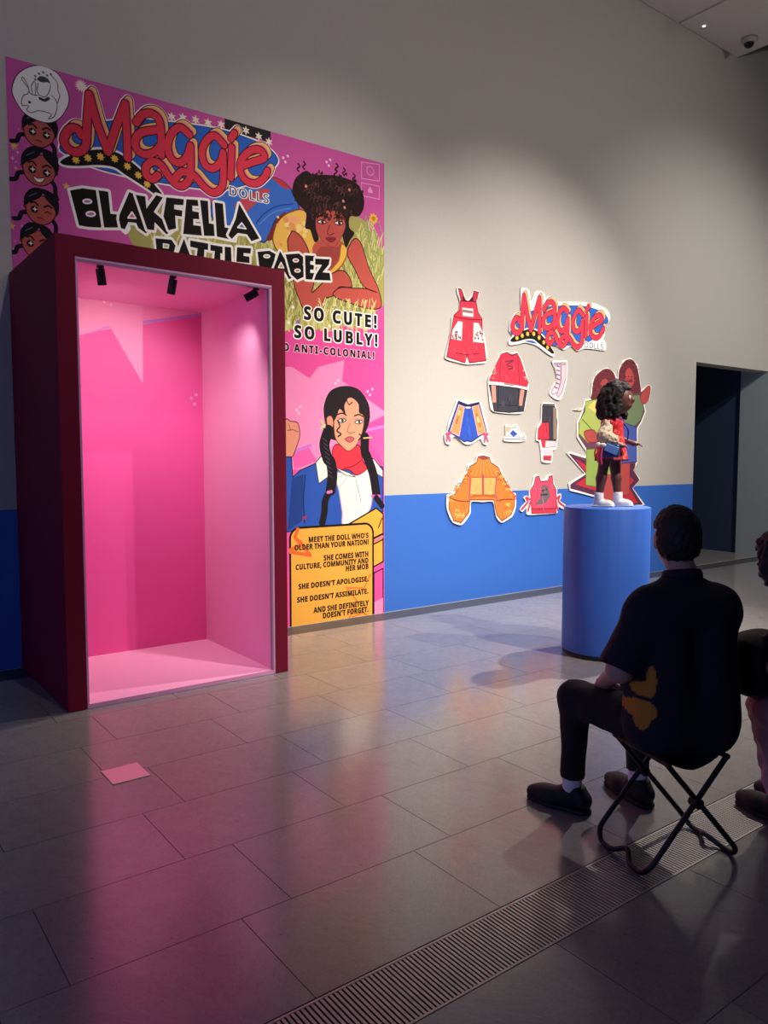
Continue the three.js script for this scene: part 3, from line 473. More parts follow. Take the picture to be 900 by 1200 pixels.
// ------------------------------------------------------------------ die-cut prints fixed to the wall
const W = sheet(.55, 4.75, .7, 3.75, 400, '#efe9df');
const d1 = crop(515, 335, 110 / 852), d2 = crop(510, 460, 155 / 900), d3 = crop(515, 525, 150 / 900), d4 = crop(590, 330, 130 / 900), d5 = crop(640, 400, 140 / 764), d6 = crop(500, 320, 280 / 900);
const CUTS = [];
const cut = (name, label, category, outline, smooth = true) => CUTS.push([name, label, category, outline, smooth]);
const RD = '#cc3548', RDD = '#7c1a2c', NAVY = '#3b3b45';
// dungarees
cut('dungarees_cutout', 'red dungaree shorts cut-out with patterned pockets on the wall', 'wall cutout', d1(155, 15, 200, 35, 228, 110, 245, 128, 290, 70, 310, 40, 350, 55, 345, 100, 325, 140, 345, 230, 378, 290, 385, 390, 408, 500, 420, 690, 330, 708, 240, 715, 130, 690, 42, 655, 70, 520, 95, 390, 105, 280, 165, 220, 175, 140, 150, 60));
W.poly(d1(180, 140, 320, 145, 340, 240, 375, 300, 378, 400, 412, 680, 260, 700, 240, 630, 220, 700, 55, 645, 100, 400, 120, 270, 170, 225), RD, RDD, .012); W.poly(d1(160, 25, 190, 35, 225, 135, 185, 140), '#b23344', RDD, .01); W.poly(d1(305, 50, 345, 60, 325, 145, 275, 145), '#b23344', RDD, .01); W.poly(d1(200, 95, 245, 145, 200, 140), '#3a1c2a'); W.poly(d1(292, 95, 250, 145, 300, 140), '#3a1c2a');
W.poly(d1(195, 200, 295, 210, 300, 285, 200, 275), '#ead3cc'); W.line(d1(120, 280, 240, 305, 370, 310), RDD, .012); W.poly(d1(160, 320, 200, 330, 190, 500, 95, 480, 110, 400), '#ead3cc'); W.poly(d1(300, 335, 345, 340, 390, 440, 390, 520, 295, 510), '#ead3cc');
for (let i = 0; i < 24; i++) W.dot(d1((i & 1 ? 110 : 310) + rnd() * 70, 410 + rnd() * 80)[0], .012, ['#4a3a40', '#b0475a', '#7a6a68'][i % 3]); W.line(d1(205, 230, 285, 240), '#8a6a70', .03); W.line(d1(140, 610, 230, 625, 350, 615), RDD, .01); W.line(d1(240, 340, 238, 610), '#c22c40', .01);
// jumper
cut('sweatshirt_cutout', 'red and dark grey long sleeved top cut-out below the lettered emblem', 'wall cutout', d1(545, 610, 600, 595, 650, 615, 690, 600, 725, 640, 760, 740, 800, 880, 785, 990, 750, 1150, 620, 1160, 490, 1145, 455, 1110, 440, 1000, 432, 850, 480, 750, 515, 660));
W.poly(d1(550, 622, 600, 605, 650, 630, 695, 615, 720, 660, 795, 880, 775, 935, 700, 910, 540, 880, 440, 860, 500, 720), RD, RDD, .01); W.poly(d1(440, 868, 540, 875, 700, 905, 780, 920, 775, 960, 690, 930, 540, 905, 440, 895), '#e6dcdc'); W.poly(d1(440, 900, 545, 910, 700, 930, 785, 950, 752, 1140, 620, 1150, 485, 1138), NAVY, '#1e1c24', .01);
W.poly(d1(460, 900, 500, 905, 505, 1060, 470, 1060), '#c08a78'); W.poly(d1(725, 940, 762, 945, 740, 1090, 705, 1090), '#c08a78'); W.line(d1(550, 640, 530, 880), RDD, .008); W.line(d1(700, 640, 715, 900), RDD, .008); W.line(d1(590, 690, 660, 680, 600, 720, 670, 740, 610, 760), '#6a2c44', .014); W.line(d1(580, 890, 660, 902), '#8a8488', .02); W.line(d1(525, 905, 520, 1135), '#1e1c24', .01); W.line(d1(705, 930, 712, 1138), '#1e1c24', .01); W.blob(d1(600, 606, 648, 622, 692, 610, 648, 642), '#8c1f34'); W.line(d1(530, 1080, 700, 1090), '#1e1c24', .008);
for (let i = 0; i < 14; i++) W.dot(d1((i & 1 ? 470 : 750) + rnd() * 30, 740 + rnd() * 110)[0], .01, '#e59a90');
// shorts
cut('shorts_cutout', 'blue shorts cut-out with orange side panels and pink bows', 'wall cutout', d2(145, 50, 215, 62, 295, 60, 320, 130, 345, 220, 352, 280, 360, 300, 350, 355, 320, 350, 300, 315, 235, 352, 195, 350, 130, 300, 100, 320, 95, 355, 65, 345, 55, 290, 75, 260, 85, 200, 115, 120));
W.poly(d2(150, 60, 215, 85, 290, 68, 342, 265, 240, 335, 210, 330, 190, 335, 80, 265), '#2f4fae', '#1c2558', .012); W.poly(d2(155, 85, 190, 100, 155, 295, 95, 265), '#d98a58', '#e8a49a', .012); W.poly(d2(245, 100, 285, 80, 335, 265, 285, 290), '#d98a58', '#e8a49a', .012); W.poly(d2(150, 60, 215, 85, 290, 68, 285, 84, 215, 102, 152, 78), '#232345'); W.blob(d2(200, 98, 232, 98, 230, 108, 202, 108), '#e8d8dc');
for (let i = 0; i < 26; i++) { const s = i & 1, k = rnd(); W.dot(d2(s ? 262 + k * 45 : 165 - k * 45, 110 + k * 150)[0], .014, ['#a8622e', '#f0bf7a'][i % 4 > 1 ? 1 : 0]); }
for (const [x, y] of [[78, 285], [335, 290]]) { W.line(d2(x - 18, y - 8, x, y, x + 22, y - 12, x, y, x - 8, y + 45), '#c4486a', .03); W.line(d2(x, y, x + 14, y + 42), '#c4486a', .03); }
// shoe
cut('sneaker_cutout', 'small white sneaker cut-out with a blue diamond', 'wall cutout', d2(470, 225, 490, 222, 520, 235, 545, 212, 560, 235, 575, 265, 605, 285, 610, 325, 560, 336, 470, 332, 458, 315, 470, 290));
W.poly(d2(475, 235, 520, 245, 545, 225, 565, 262, 600, 290, 600, 305, 470, 300), '#dcd6cf', '#8a8688', .008); W.line(d2(465, 315, 605, 320), '#7b6f78', .012); W.poly(d2(520, 255, 552, 282, 525, 302, 500, 280), '#2f4fae'); W.poly(d2(475, 235, 498, 245, 492, 275, 475, 260), '#d9a27c'); W.line(d2(500, 245, 540, 240), '#b8909a', .012);
// trousers
cut('trousers_cutout', 'dark grey and red jogging trousers cut-out folded lengthwise', 'wall cutout', d2(718, 75, 765, 68, 808, 80, 825, 130, 830, 230, 825, 320, 815, 385, 790, 400, 785, 475, 720, 472, 712, 400, 700, 335, 680, 325, 685, 240, 710, 190));
W.poly(d2(722, 92, 805, 95, 822, 200, 815, 325, 715, 320), NAVY, '#1e1c24', .01); W.poly(d2(722, 78, 805, 80, 805, 90, 722, 88), '#26242c'); W.poly(d2(795, 100, 818, 110, 822, 315, 796, 320), '#8f7a6c'); W.poly(d2(720, 205, 765, 205, 768, 320, 690, 320, 692, 250), RD, RDD, .008); W.poly(d2(712, 325, 815, 330, 808, 370, 722, 375), '#d8c8cc', '#8c6a70', .008); W.poly(d2(712, 325, 745, 328, 740, 372, 722, 372), RD); W.poly(d2(725, 385, 790, 385, 785, 430, 726, 430), '#cfc2c8'); W.poly(d2(726, 430, 784, 430, 780, 465, 728, 462), '#b03a4a'); W.line(d2(745, 225, 750, 270), '#7a1c2c', .012);
// jacket
cut('puffer_jacket_cutout', 'orange cropped puffer jacket cut-out overlapping the blue band', 'wall cutout', d3(255, 55, 300, 42, 352, 60, 370, 105, 412, 130, 440, 190, 480, 255, 505, 310, 530, 320, 530, 410, 505, 480, 430, 525, 390, 480, 370, 380, 300, 380, 215, 380, 210, 460, 150, 540, 85, 520, 45, 430, 45, 335, 90, 315, 120, 240, 185, 170, 195, 120, 245, 100));
W.poly(d3(262, 62, 300, 55, 345, 68, 350, 100, 405, 135, 430, 190, 500, 315, 520, 330, 520, 405, 495, 470, 430, 512, 395, 470, 375, 365, 205, 365, 200, 450, 145, 525, 92, 510, 58, 425, 60, 345, 100, 325, 190, 175, 205, 130, 255, 100), '#cf7736', '#7c381e', .012); W.blob(d3(265, 65, 300, 58, 342, 70, 300, 84), '#8a4640');
W.poly(d3(215, 205, 390, 205, 385, 330, 205, 330), '#d8a060', '#a05530', .012); W.line(d3(298, 190, 298, 330), '#a8484a', .03); W.line(d3(200, 345, 300, 335, 395, 345), '#b05c30', .02); W.line(d3(62, 350, 130, 372, 200, 375), '#8a3e20', .014); W.line(d3(395, 370, 450, 362, 520, 360), '#8a3e20', .014); W.line(d3(205, 200, 200, 360), '#b0565a', .02); W.line(d3(395, 200, 385, 330, 420, 380), '#b0565a', .02);
for (let i = 0; i < 46; i++) { const s = i & 1 ? 1 : -1, k = rnd(); const x = 298 + s * (75 + k * 150 + rnd() * 30), y = 160 + k * 200 + (rnd() - .5) * 40; W.line(d3(x - 12, y, x, y - 9, x + 14, y + 2), ['#a8522a', '#eda25a', '#c2602e'][i % 3], .014); }
for (let i = 0; i < 30; i++) { const s = i & 1 ? 1 : -1; const x = 298 + s * (140 + rnd() * 60), y = 390 + rnd() * 100; W.line(d3(x - 10, y, x, y - 10, x + 12, y), ['#e8b25c', '#c2702e'][i & 2 ? 1 : 0], .012); }
for (let i = 0; i < 14; i++) W.line(d3(262 + i * 6, 95, 200 + i * 15, 190), i & 1 ? '#e99a50' : '#b8602c', .008);
// vest
cut('vest_cutout', 'pink sleeveless vest cut-out with side ties and a grey print', 'wall cutout', d3(655, 200, 680, 182, 700, 205, 730, 225, 752, 190, 785, 185, 795, 240, 820, 290, 820, 330, 845, 320, 848, 350, 838, 370, 885, 405, 860, 428, 832, 412, 825, 450, 805, 460, 720, 465, 640, 470, 605, 465, 605, 420, 575, 448, 560, 430, 600, 380, 585, 350, 605, 335, 622, 345, 625, 300, 645, 250));
W.poly(d3(668, 205, 690, 198, 705, 235, 755, 232, 762, 200, 785, 195, 790, 250, 812, 295, 812, 455, 640, 460, 630, 300, 655, 260), '#d44a66', '#8c2038', .012); W.poly(d3(712, 260, 755, 265, 770, 340, 735, 390, 665, 400, 700, 350), '#6a6268'); W.line(d3(640, 428, 810, 425), '#8c2038', .012); W.poly(d3(642, 432, 808, 430, 808, 455, 642, 458), '#c23a50');
for (const q of [d3(625, 360, 600, 350, 612, 380, 570, 430), d3(630, 380, 615, 440), d3(815, 355, 838, 340, 828, 375, 870, 412), d3(812, 375, 824, 438)]) W.line(q, '#c23a52', .03); W.line(d3(715, 300, 745, 290), '#3c3840', .02); W.line(d3(705, 330, 750, 325), '#3c3840', .02);
// socks
cut('socks_cutout', 'pair of pale pink striped socks cut-out', 'wall cutout', d6(468, 332, 500, 330, 525, 332, 525, 395, 515, 440, 500, 478, 480, 475, 458, 455, 470, 425, 485, 400, 478, 360));
W.poly(d6(475, 340, 500, 340, 500, 400, 490, 450, 470, 458, 465, 445, 485, 415, 488, 395), '#e2cdd2', '#8c6478', .01); W.poly(d6(502, 338, 520, 338, 520, 395, 505, 450, 492, 468, 485, 460, 502, 410), '#d8bcc6', '#8c6478', .01); for (let i = 0; i < 6; i++) W.line(d6(486 + (i > 3 ? -4 * (i - 3) : 0), 350 + i * 16, 496 + (i > 3 ? -4 * (i - 3) : 0), 354 + i * 16), ['#5a5a88', '#a04a66'][i & 1], .016); W.line(d6(478, 345, 520, 345), '#a8849a', .016);
// lettered emblem
cut('lettered_emblem_cutout', 'red lettered emblem cut-out with blue oval and black curved strip', 'wall cutout', d4(130, 65, 165, 52, 200, 75, 215, 165, 245, 90, 280, 75, 325, 95, 330, 130, 365, 118, 425, 150, 440, 165, 560, 165, 660, 170, 740, 180, 830, 225, 858, 285, 845, 330, 820, 350, 815, 430, 800, 465, 822, 500, 818, 560, 740, 552, 650, 545, 590, 565, 540, 525, 480, 555, 420, 520, 380, 525, 405, 590, 390, 610, 340, 580, 260, 520, 170, 495, 110, 510, 40, 515, 32, 480, 65, 445, 38, 400, 45, 330, 85, 255, 130, 240));
{ const a = onWall(69, 165), b = onWall(317, 205), p = onWall(596.5, 386), q = onWall(707, 391); const k = (q.x - p.x) / (b.x - a.x), m0 = onWall(100, 101), n0 = onWall(614, 342);
  W.shift = { k, x: p.x - a.x * k, y: n0.y - m0.y * k }; drawEmblem(W); W.shift = null; }
// two figures on a star
cut('figures_cutout', 'large cut-out of two drawn figures standing on a red star', 'wall cutout', d5(285, 260, 320, 195, 385, 168, 430, 200, 450, 240, 455, 180, 485, 120, 535, 105, 580, 150, 592, 230, 602, 310, 650, 278, 668, 290, 655, 370, 622, 405, 632, 450, 605, 520, 580, 560, 577, 650, 577, 775, 550, 825, 595, 880, 548, 940, 625, 1045, 560, 1060, 300, 1060, 308, 995, 145, 955, 135, 910, 240, 845, 125, 715, 150, 705, 245, 735, 250, 705, 190, 615, 190, 520, 222, 445, 170, 440, 225, 425, 240, 375, 275, 365), false);
W.poly(CUTS.at(-1)[3], '#6a4256', '#efe9df', .05); W.poly(d5(145, 722, 240, 770, 330, 740, 560, 790, 550, 830, 585, 885, 540, 940, 605, 1040, 320, 1040, 320, 985, 150, 935, 155, 915, 255, 850), '#5a3048', '#5a3048', .02); W.poly(d5(180, 750, 260, 800, 480, 820, 555, 890, 520, 930, 580, 1035, 330, 1030, 330, 960, 180, 915, 262, 860), '#c22e40');
W.poly(d5(250, 690, 420, 680, 430, 850, 360, 860, 310, 930, 245, 920), '#8fa654', '#4a5a2a', .01); W.poly(d5(360, 850, 420, 850, 420, 1030, 370, 1030), '#b04a48'); W.poly(d5(470, 760, 530, 770, 525, 980, 470, 990), '#b04a48', '#6a2428', .008); W.poly(d5(490, 520, 570, 550, 572, 770, 480, 780), '#4a5aa4', '#2a3068', .01);
W.blob(d5(285, 330, 300, 240, 350, 185, 400, 180, 435, 230, 430, 330, 350, 380, 280, 370), '#6a2e36'); W.blob(d5(455, 260, 462, 180, 500, 125, 545, 120, 575, 170, 592, 260, 590, 330, 500, 330, 460, 300), '#6a2e36'); W.blob(d5(500, 200, 525, 170, 550, 210, 552, 270, 530, 290, 505, 260), '#b04a48'); W.blob(d5(340, 270, 375, 240, 395, 290, 370, 340), '#a84646');
W.poly(d5(245, 385, 320, 370, 350, 440, 340, 620, 260, 650, 200, 590, 205, 510, 240, 450), '#a8b45e', '#5a6a34', .01); W.poly(d5(300, 380, 345, 400, 330, 480, 260, 420), '#e0c46a'); W.line(d5(225, 500, 280, 560, 310, 600), '#5a7a3c', .016); W.blob(d5(235, 580, 300, 570, 320, 640, 260, 640), '#b04a48', '#6a2428', .008);
W.poly(d5(480, 350, 590, 340, 620, 430, 600, 500, 560, 545, 490, 520), '#6e7e5c', '#3e4a34', .01); W.blob(d5(595, 350, 640, 290, 660, 300, 645, 380, 610, 400), '#b04a48', '#6a2428', .008); W.star(d5(205, 440)[0], .06, 4, .25, '#efe2b0', '#8a7a50', .006);
// creases and stitching drawn on the printed clothes
const folds = (m, x0, x1, y0, y1, n, cols, len) => { for (let i = 0; i < n; i++) { const x = x0 + rnd() * (x1 - x0), y = y0 + rnd() * (y1 - y0), a = (rnd() - .5) * len * .7; W.line(m(x, y, x + a * .4 + 3, y + len * .5, x + a, y + len), cols[i % cols.length], .006); } };
folds(d1, 110, 360, 540, 640, 14, ['#a82a3c', '#e0616c'], 40); folds(d1, 210, 290, 330, 560, 8, ['#b42e40', '#dc5a66'], 50); folds(d1, 560, 700, 650, 850, 16, ['#a82a3c', '#e0616c'], 50); folds(d1, 520, 710, 940, 1060, 14, ['#2a2932', '#55545f'], 50);
folds(d2, 180, 240, 120, 280, 8, ['#243f92', '#4768c4'], 40); folds(d2, 735, 785, 100, 200, 7, ['#2a2932', '#55545f'], 36); folds(d2, 700, 755, 220, 300, 5, ['#a82a3c', '#e0616c'], 26); folds(d3, 650, 790, 240, 400, 12, ['#a8324c', '#e0708a'], 40); folds(d3, 220, 380, 215, 310, 12, ['#b8804a', '#e8bc80'], 30); folds(d3, 70, 190, 390, 470, 12, ['#a8582a', '#e8ab62'], 36); folds(d3, 410, 500, 380, 470, 12, ['#a8582a', '#e8ab62'], 36);
for (const [x, y, r] of [[350, 270, 60], [525, 200, 55]]) for (let i = 0; i < 26; i++) { const a = rnd() * 6.28, k = r * (.6 + .5 * rnd()), X = x + k * Math.cos(a), Y = y + 1.25 * k * Math.sin(a); W.line(d5(X - 8, Y, X, Y - 7, X + 8, Y), ['#4a1c24', '#86434a'][i & 1], .008); }
for (const [x, y] of [[355, 285], [528, 225]]) { W.dot(d5(x - 9, y)[0], .009, '#2a1212'); W.dot(d5(x + 12, y + 2)[0], .009, '#2a1212'); W.line(d5(x - 8, y + 32, x + 2, y + 36, x + 12, y + 32), '#5a1a1c', .008); }
{
  const tex = W.texture(), print = new THREE.MeshPhysicalMaterial({ roughness: .75, specularIntensity: .3, map: tex }), board = std(0xe9e3d9, .75);
  for (const [name, label, category, outline, smooth] of CUTS) {
    const w = outline.map(([a, b]) => { const p = onWall(a, b); return V3(p.x, p.y, 0); });
    const pts = (smooth ? new THREE.CatmullRomCurve3(w, true, 'catmullrom', .35).getPoints(w.length * 4) : w).map((p) => new THREE.Vector2(p.x, p.y));
    const cx = pts.reduce((s, p) => s + p.x, 0) / pts.length, cy = Math.min(...pts.map((p) => p.y));
    const sh = new THREE.Shape(pts.map((p) => new THREE.Vector2(p.x - cx, p.y - cy)));
    const g = thing(name, label, category, [cx, cy, 0], 'die-cut prints on the wall');
    mesh('backing_board', new THREE.ExtrudeGeometry(sh, { depth: .014, bevelEnabled: false }).translate(0, 0, .003), board, g);
    const f = new THREE.ShapeGeometry(sh), p = f.attributes.position, uv = f.attributes.uv;
    for (let i = 0; i < p.count; i++) uv.setXY(i, (p.getX(i) + cx - .55) / 4.2, (p.getY(i) + cy - .7) / 3.05);
    mesh('printed_face', f.translate(0, 0, .0178), print, g);
  }
}

// ------------------------------------------------------------------ plinth and doll
const PL = [.48, 2.28], PH = 1.16, PR = .33;
{
  const g = thing('plinth', 'blue cylindrical plinth with a thin black foot under the doll', 'plinth', [PL[0], 0, PL[1]]);
  const prof = [[.001, .035], [PR - .004, .035], [PR, .039], [PR, PH - .008], [PR - .002, PH - .003], [PR - .008, PH], [.001, PH]].map((p) => new THREE.Vector2(...p));
  mesh('drum', toCreasedNormals(new THREE.LatheGeometry(prof, 96).toNonIndexed(), .5), std(0x3667c4, .5), g);
  mesh('foot', new THREE.CylinderGeometry(PR - .006, PR - .006, .034, 64).translate(0, .018, 0), M.black, g);
}
function paintVertices(g, f) { const p = g.attributes.position, c = new Float32Array(p.count * 3), k = new THREE.Color(); for (let i = 0; i < p.count; i++) { k.set(f(p.getX(i), p.getY(i), p.getZ(i))); c[3 * i] = k.r; c[3 * i + 1] = k.g; c[3 * i + 2] = k.b; } g.setAttribute('color', new THREE.BufferAttribute(c, 3)); return g; }
const noisy = (f, amp, freq, o = 0) => (x, y, z) => f(x, y, z) + amp * perlin.noise(x * freq + o, y * freq + o, z * freq);
{
  const f3 = RIGHT.clone().multiplyScalar(.88).addScaledVector(FLAT, -.47);
  const g = thing('doll', 'dark haired doll in a red dress and white shoes standing on the blue plinth', 'doll', [PL[0] + .02, PH + .001, PL[1] + .015]); g.rotation.y = Math.atan2(f3.x, f3.z);
  const skin = std(0x63392e, .5), H = [0, .835, .05];
  const finger = (s, hx, hy, hz) => [-1, 0, 1, 2].map((k) => cap([hx + k * .009, hy, hz + .02], [hx + k * .01 - s * .004, hy - .018, hz + .045], .0055, .0045)).concat([cap([hx - s * .012, hy + .004, hz + .005], [hx - s * .026, hy + .002, hz + .03], .0065, .005)]);
  const body = blend([egg(H, [.088, .112, .1]), egg([0, .79, .07], [.06, .062, .058]), cap([0, .66, 0], [0, .75, 0], .032, .03), egg([0, .822, .152], [.012, .016, .018]), egg([0, .775, .13], [.022, .01, .012]),
    cap([-.05, .64, 0], [.05, .64, 0], .05, .05), cap([0, .44, 0], [0, .62, 0], .075, .07),
    cap([-.105, .63, 0], [-.135, .52, -.03], .03, .025), cap([-.135, .52, -.03], [-.095, .475, .085], .025, .018), egg([-.088, .47, .1], [.022, .014, .026]),
    cap([.105, .63, 0], [.135, .53, .03], .03, .025), cap([.135, .53, .03], [.08, .49, .155], .025, .018), egg([.075, .486, .172], [.022, .014, .026]),
    cap([-.055, .42, -.03], [-.06, .22, -.06], .048, .036), cap([-.06, .22, -.06], [-.06, .06, -.075], .038, .027), cap([.055, .42, .0], [.06, .22, .03], .048, .036), cap([.06, .22, .03], [.06, .06, .045], .038, .027)], .025);
  const hands = union(...finger(-1, -.088, .47, .1), ...finger(1, .075, .486, .172));
  mesh('body', sdfMesh((x, y, z) => smin(body(x, y, z), hands(x, y, z), .006), [-.2, .03, -.16], [.2, .98, .26], .0065), skin, g);
  for (const s of [-1, 1]) { const e = mesh('eye', new THREE.SphereGeometry(.016, 14, 10).scale(1, 1.1, .5).translate(s * .036, .838, .138), std(0xe8dccb, .25), g); mesh('iris', new THREE.SphereGeometry(.0075, 10, 8).translate(s * .036, .838, .1425), std(0x1a0d08, .2), e); }
  mesh('lips', new THREE.SphereGeometry(.016, 14, 8).scale(1, .42, .5).translate(0, .777, .136), std(0x9a4a40, .4), g);
  const curls = []; for (let i = 0; i < 150; i++) { const a = rnd() * 6.283, v = rnd() * 1.75 - .75, rr = Math.sqrt(Math.max(0, 1 - Math.min(v, 1) ** 2)); let x = rr * Math.sin(a) * .105, y = H[1] + .015 + (v < 0 ? v * .2 : v * .1), z = .03 + rr * Math.cos(a) * .105; if (v < 0) { const spread = .108 + .01 * rnd(); x = Math.sin(a) * spread; z = .015 + Math.cos(a) * spread; } if (z > .09 && y < .89) continue; curls.push(egg([x, y, z], [.016 + rnd() * .012, .02 + rnd() * .02, .016 + rnd() * .012])); }
  const hair = noisy(blend([egg([0, H[1] + .028, .03], [.104, .104, .108]), egg([0, .76, -.04], [.1, .13, .06]), ...curls], .014), .007, 55);
  mesh('hair', sdfMesh((x, y, z) => Math.max(hair(x, y, z), z > .06 && y < .9 ? .095 - Math.hypot(x, (y - .82) * .85, z - .15) : -1), [-.22, .56, -.23], [.22, 1.02, .2], .0075), std(0x120b09, .8), g);
  const dress = (x, y, z) => { const t = Math.max(0, Math.min(1, (.66 - y) / .31)), R = .085 + .045 * t * t + .006 * Math.sin(Math.atan2(x, z) * 9) * t; return Math.max(Math.hypot(x, z) - R, y - .672 + Math.max(0, .05 - Math.abs(x)) * .3, .352 - y, (.357 - y) < 0 ? -9 : 0); };
  const hem = (x, y, z) => Math.max(smin(dress(x, y, z), cap([-.08, .645, 0], [.08, .645, 0], .052, .052)(x, y, z), .03), -(Math.max(Math.hypot(x, z) - .105, y - .42)));
  const dg = sdfMesh(hem, [-.2, .33, -.2], [.2, .72, .2], .0065);
  paintVertices(dg, (x, y, z) => (y < .366 ? 0x3a2028 : z > .02 && x > .012 && x < .06 ? 0x3346a8 : perlin.noise(x * 40, y * 40, z * 40) > .28 ? 0xe06a50 : 0xc8202e));
  mesh('dress', dg, std(0xffffff, .6, { vertexColors: true }), g);
  const wool = noisy(blend([cap([-.1, .635, -.01], [-.145, .55, -.03], .042, .05), cap([-.145, .55, -.03], [-.12, .515, .04], .045, .04)], .03), .012, 60); tag(mesh('woolly_sleeve', sdfMesh(wool, [-.24, .42, -.13], [-.02, .72, .12], .007), std(0xcdb79c, .9), g), 'cream woolly sleeve');
  const bag = mesh('bag', new RoundedBoxGeometry(.05, .1, .13, 3, .02).translate(-.158, .43, .03), std(0x22366e, .5), g); tag(bag, 'small blue bag'); mesh('flap', new RoundedBoxGeometry(.012, .06, .1, 2, .005).rotateX(.4).translate(-.186, .445, .04), std(0x6c9adf, .4), bag);
  mesh('bag_strap', tubeThrough([V3(-.158, .47, -.03), V3(-.16, .58, -.04), V3(-.12, .66, -.02), V3(-.05, .69, .03), V3(.06, .6, .11), V3(.1, .5, .1)], .006, 8, 30), std(0x2a3f86, .5), g);
  const bow = mesh('bow', join([egg2([-.19, .475, -.025], [.012, .018, .026]), egg2([-.19, .478, -.06], [.012, .02, .022])]), std(0xe8dcd8, .6), g);
  for (const [z, l] of [[-.055, .13], [-.03, .14], [-.075, .1]]) mesh('ribbon', tubeThrough([V3(-.19, .47, z + .01), V3(-.2, .47 - l * .5, z - .006), V3(-.195, .47 - l, z)], .007, 6, 12).scale(1, 1, 1), std(z === -.03 ? 0xc23a78 : 0xd02438, .5), bow);
  for (const [x, z] of [[-.06, -.075], [.06, .045]]) {
    const sock = new THREE.LatheGeometry([[.001, .035], [.033, .035], [.034, .06], [.037, .07], [.034, .078], [.037, .088], [.034, .096], [.036, .106], [.03, .11]].map((p) => new THREE.Vector2(...p)), 24); mesh('sock', sock.translate(x, 0, z), std(0xf0ece6, .9), g);
    const sh = blend([cap([x, .03, z - .01], [x, .026, z + .07], .03, .028), cap([x, .03, z + .02], [x, .05, z - .005], .034, .032), cap([x, .012, z - .02], [x, .012, z + .09], .026, .03)], .012);
    const shoe = mesh('shoe', sdfMesh((a, b, c) => Math.max(sh(a, b, c), .001 - b), [x - .06, -.008, z - .08], [x + .06, .1, z + .15], .005), std(0xe4dfd6, .55), g);
    mesh('sole', rounded(x - .033, x + .033, .0, .011, z - .05, z + .118, .005), std(0xcfc7bb, .6), shoe);
    for (let k = 0; k < 3; k++) mesh('lace', new THREE.CylinderGeometry(.0025, .0025, .034, 6).rotateZ(Math.PI / 2).translate(x, .064 - k * .006, z + .03 + k * .018), std(0xc98a80, .7), shoe);
  }
}
function egg2(c, r) { return new THREE.SphereGeometry(1, 14, 10).scale(...r).translate(...c); }

// ------------------------------------------------------------------ folding stool
function stool(label, [cx, cz], turn, group) {
  const g = thing('folding_stool', label, 'stool', [cx, 0, cz], group); g.rotation.y = turn;
  const tube = std(0x0c0c0d, .45), R = .0105, hx = .215, tx = .132, hz = .16, h = .425;        // local x: across the X, local z: along the foot bars
  for (const s of [-1, 1]) {
    const pts = [V3(s * tx, h, -hz), V3(-s * hx * .92, R + .04, -hz - .004), V3(-s * hx, R, -hz + .03), V3(-s * hx, R, -.055), V3(-s * (hx - .03), R + .026, -.01), V3(-s * (hx - .03), R + .026, .01), V3(-s * hx, R, .055), V3(-s * hx, R, hz - .03), V3(-s * hx * .92, R + .04, hz + .004), V3(s * tx, h, hz)].map((p) => (s > 0 ? p : p.setZ(p.z * .93)));
    mesh('leg_frame', new THREE.TubeGeometry(new THREE.CatmullRomCurve3(filleted(pts, .045), false, 'centripetal'), 150, R, 10), tube, g);
    mesh('seat_rail', new THREE.CylinderGeometry(R, R, hz * 2.1, 12).rotateX(Math.PI / 2).translate(s * tx, h, 0), tube, g);
  }
  for (const s of [-1, 1]) mesh('pivot', new THREE.CylinderGeometry(.02, .02, .04, 16).rotateX(Math.PI / 2).translate(0, h * .62, s * (hz - .004)), tube, g);
  const P = [], I = [], n = 16; for (let i = 0; i <= n; i++) for (const y of [0, -.004]) for (const z of [-hz + .02, hz - .02]) { const u = i / n * 2 - 1; P.push(u * tx, h - .04 * (1 - u * u) + y + .012 * Math.abs(u), z); }
  for (let i = 0; i < n; i++) { const a = i * 4, b = a + 4; const q = (w, x, y, z) => I.push(w, x, y, w, y, z); q(a, a + 1, b + 1, b); q(a + 2, b + 2, b + 3, a + 3); q(a, b, b + 2, a + 2); q(a + 1, a + 3, b + 3, b + 1); }
  const sg = new THREE.BufferGeometry(); sg.setAttribute('position', new THREE.Float32BufferAttribute(P, 3)); sg.setIndex(I); sg.computeVertexNormals(); sg.setAttribute('uv', new THREE.Float32BufferAttribute(new Float32Array(P.length / 3 * 2), 2));
  mesh('sling_seat', sg, std(0x0d0d0f, .85), g); return g;
}
stool('black folding stool with crossed tube legs under the man in a navy shirt', [-1.883, 4.378], Math.atan2(-.13, .39) , 'folding stools');
stool('black folding stool under the visitor in pink trousers', [-1.3, 4.9], -.25, 'folding stools');

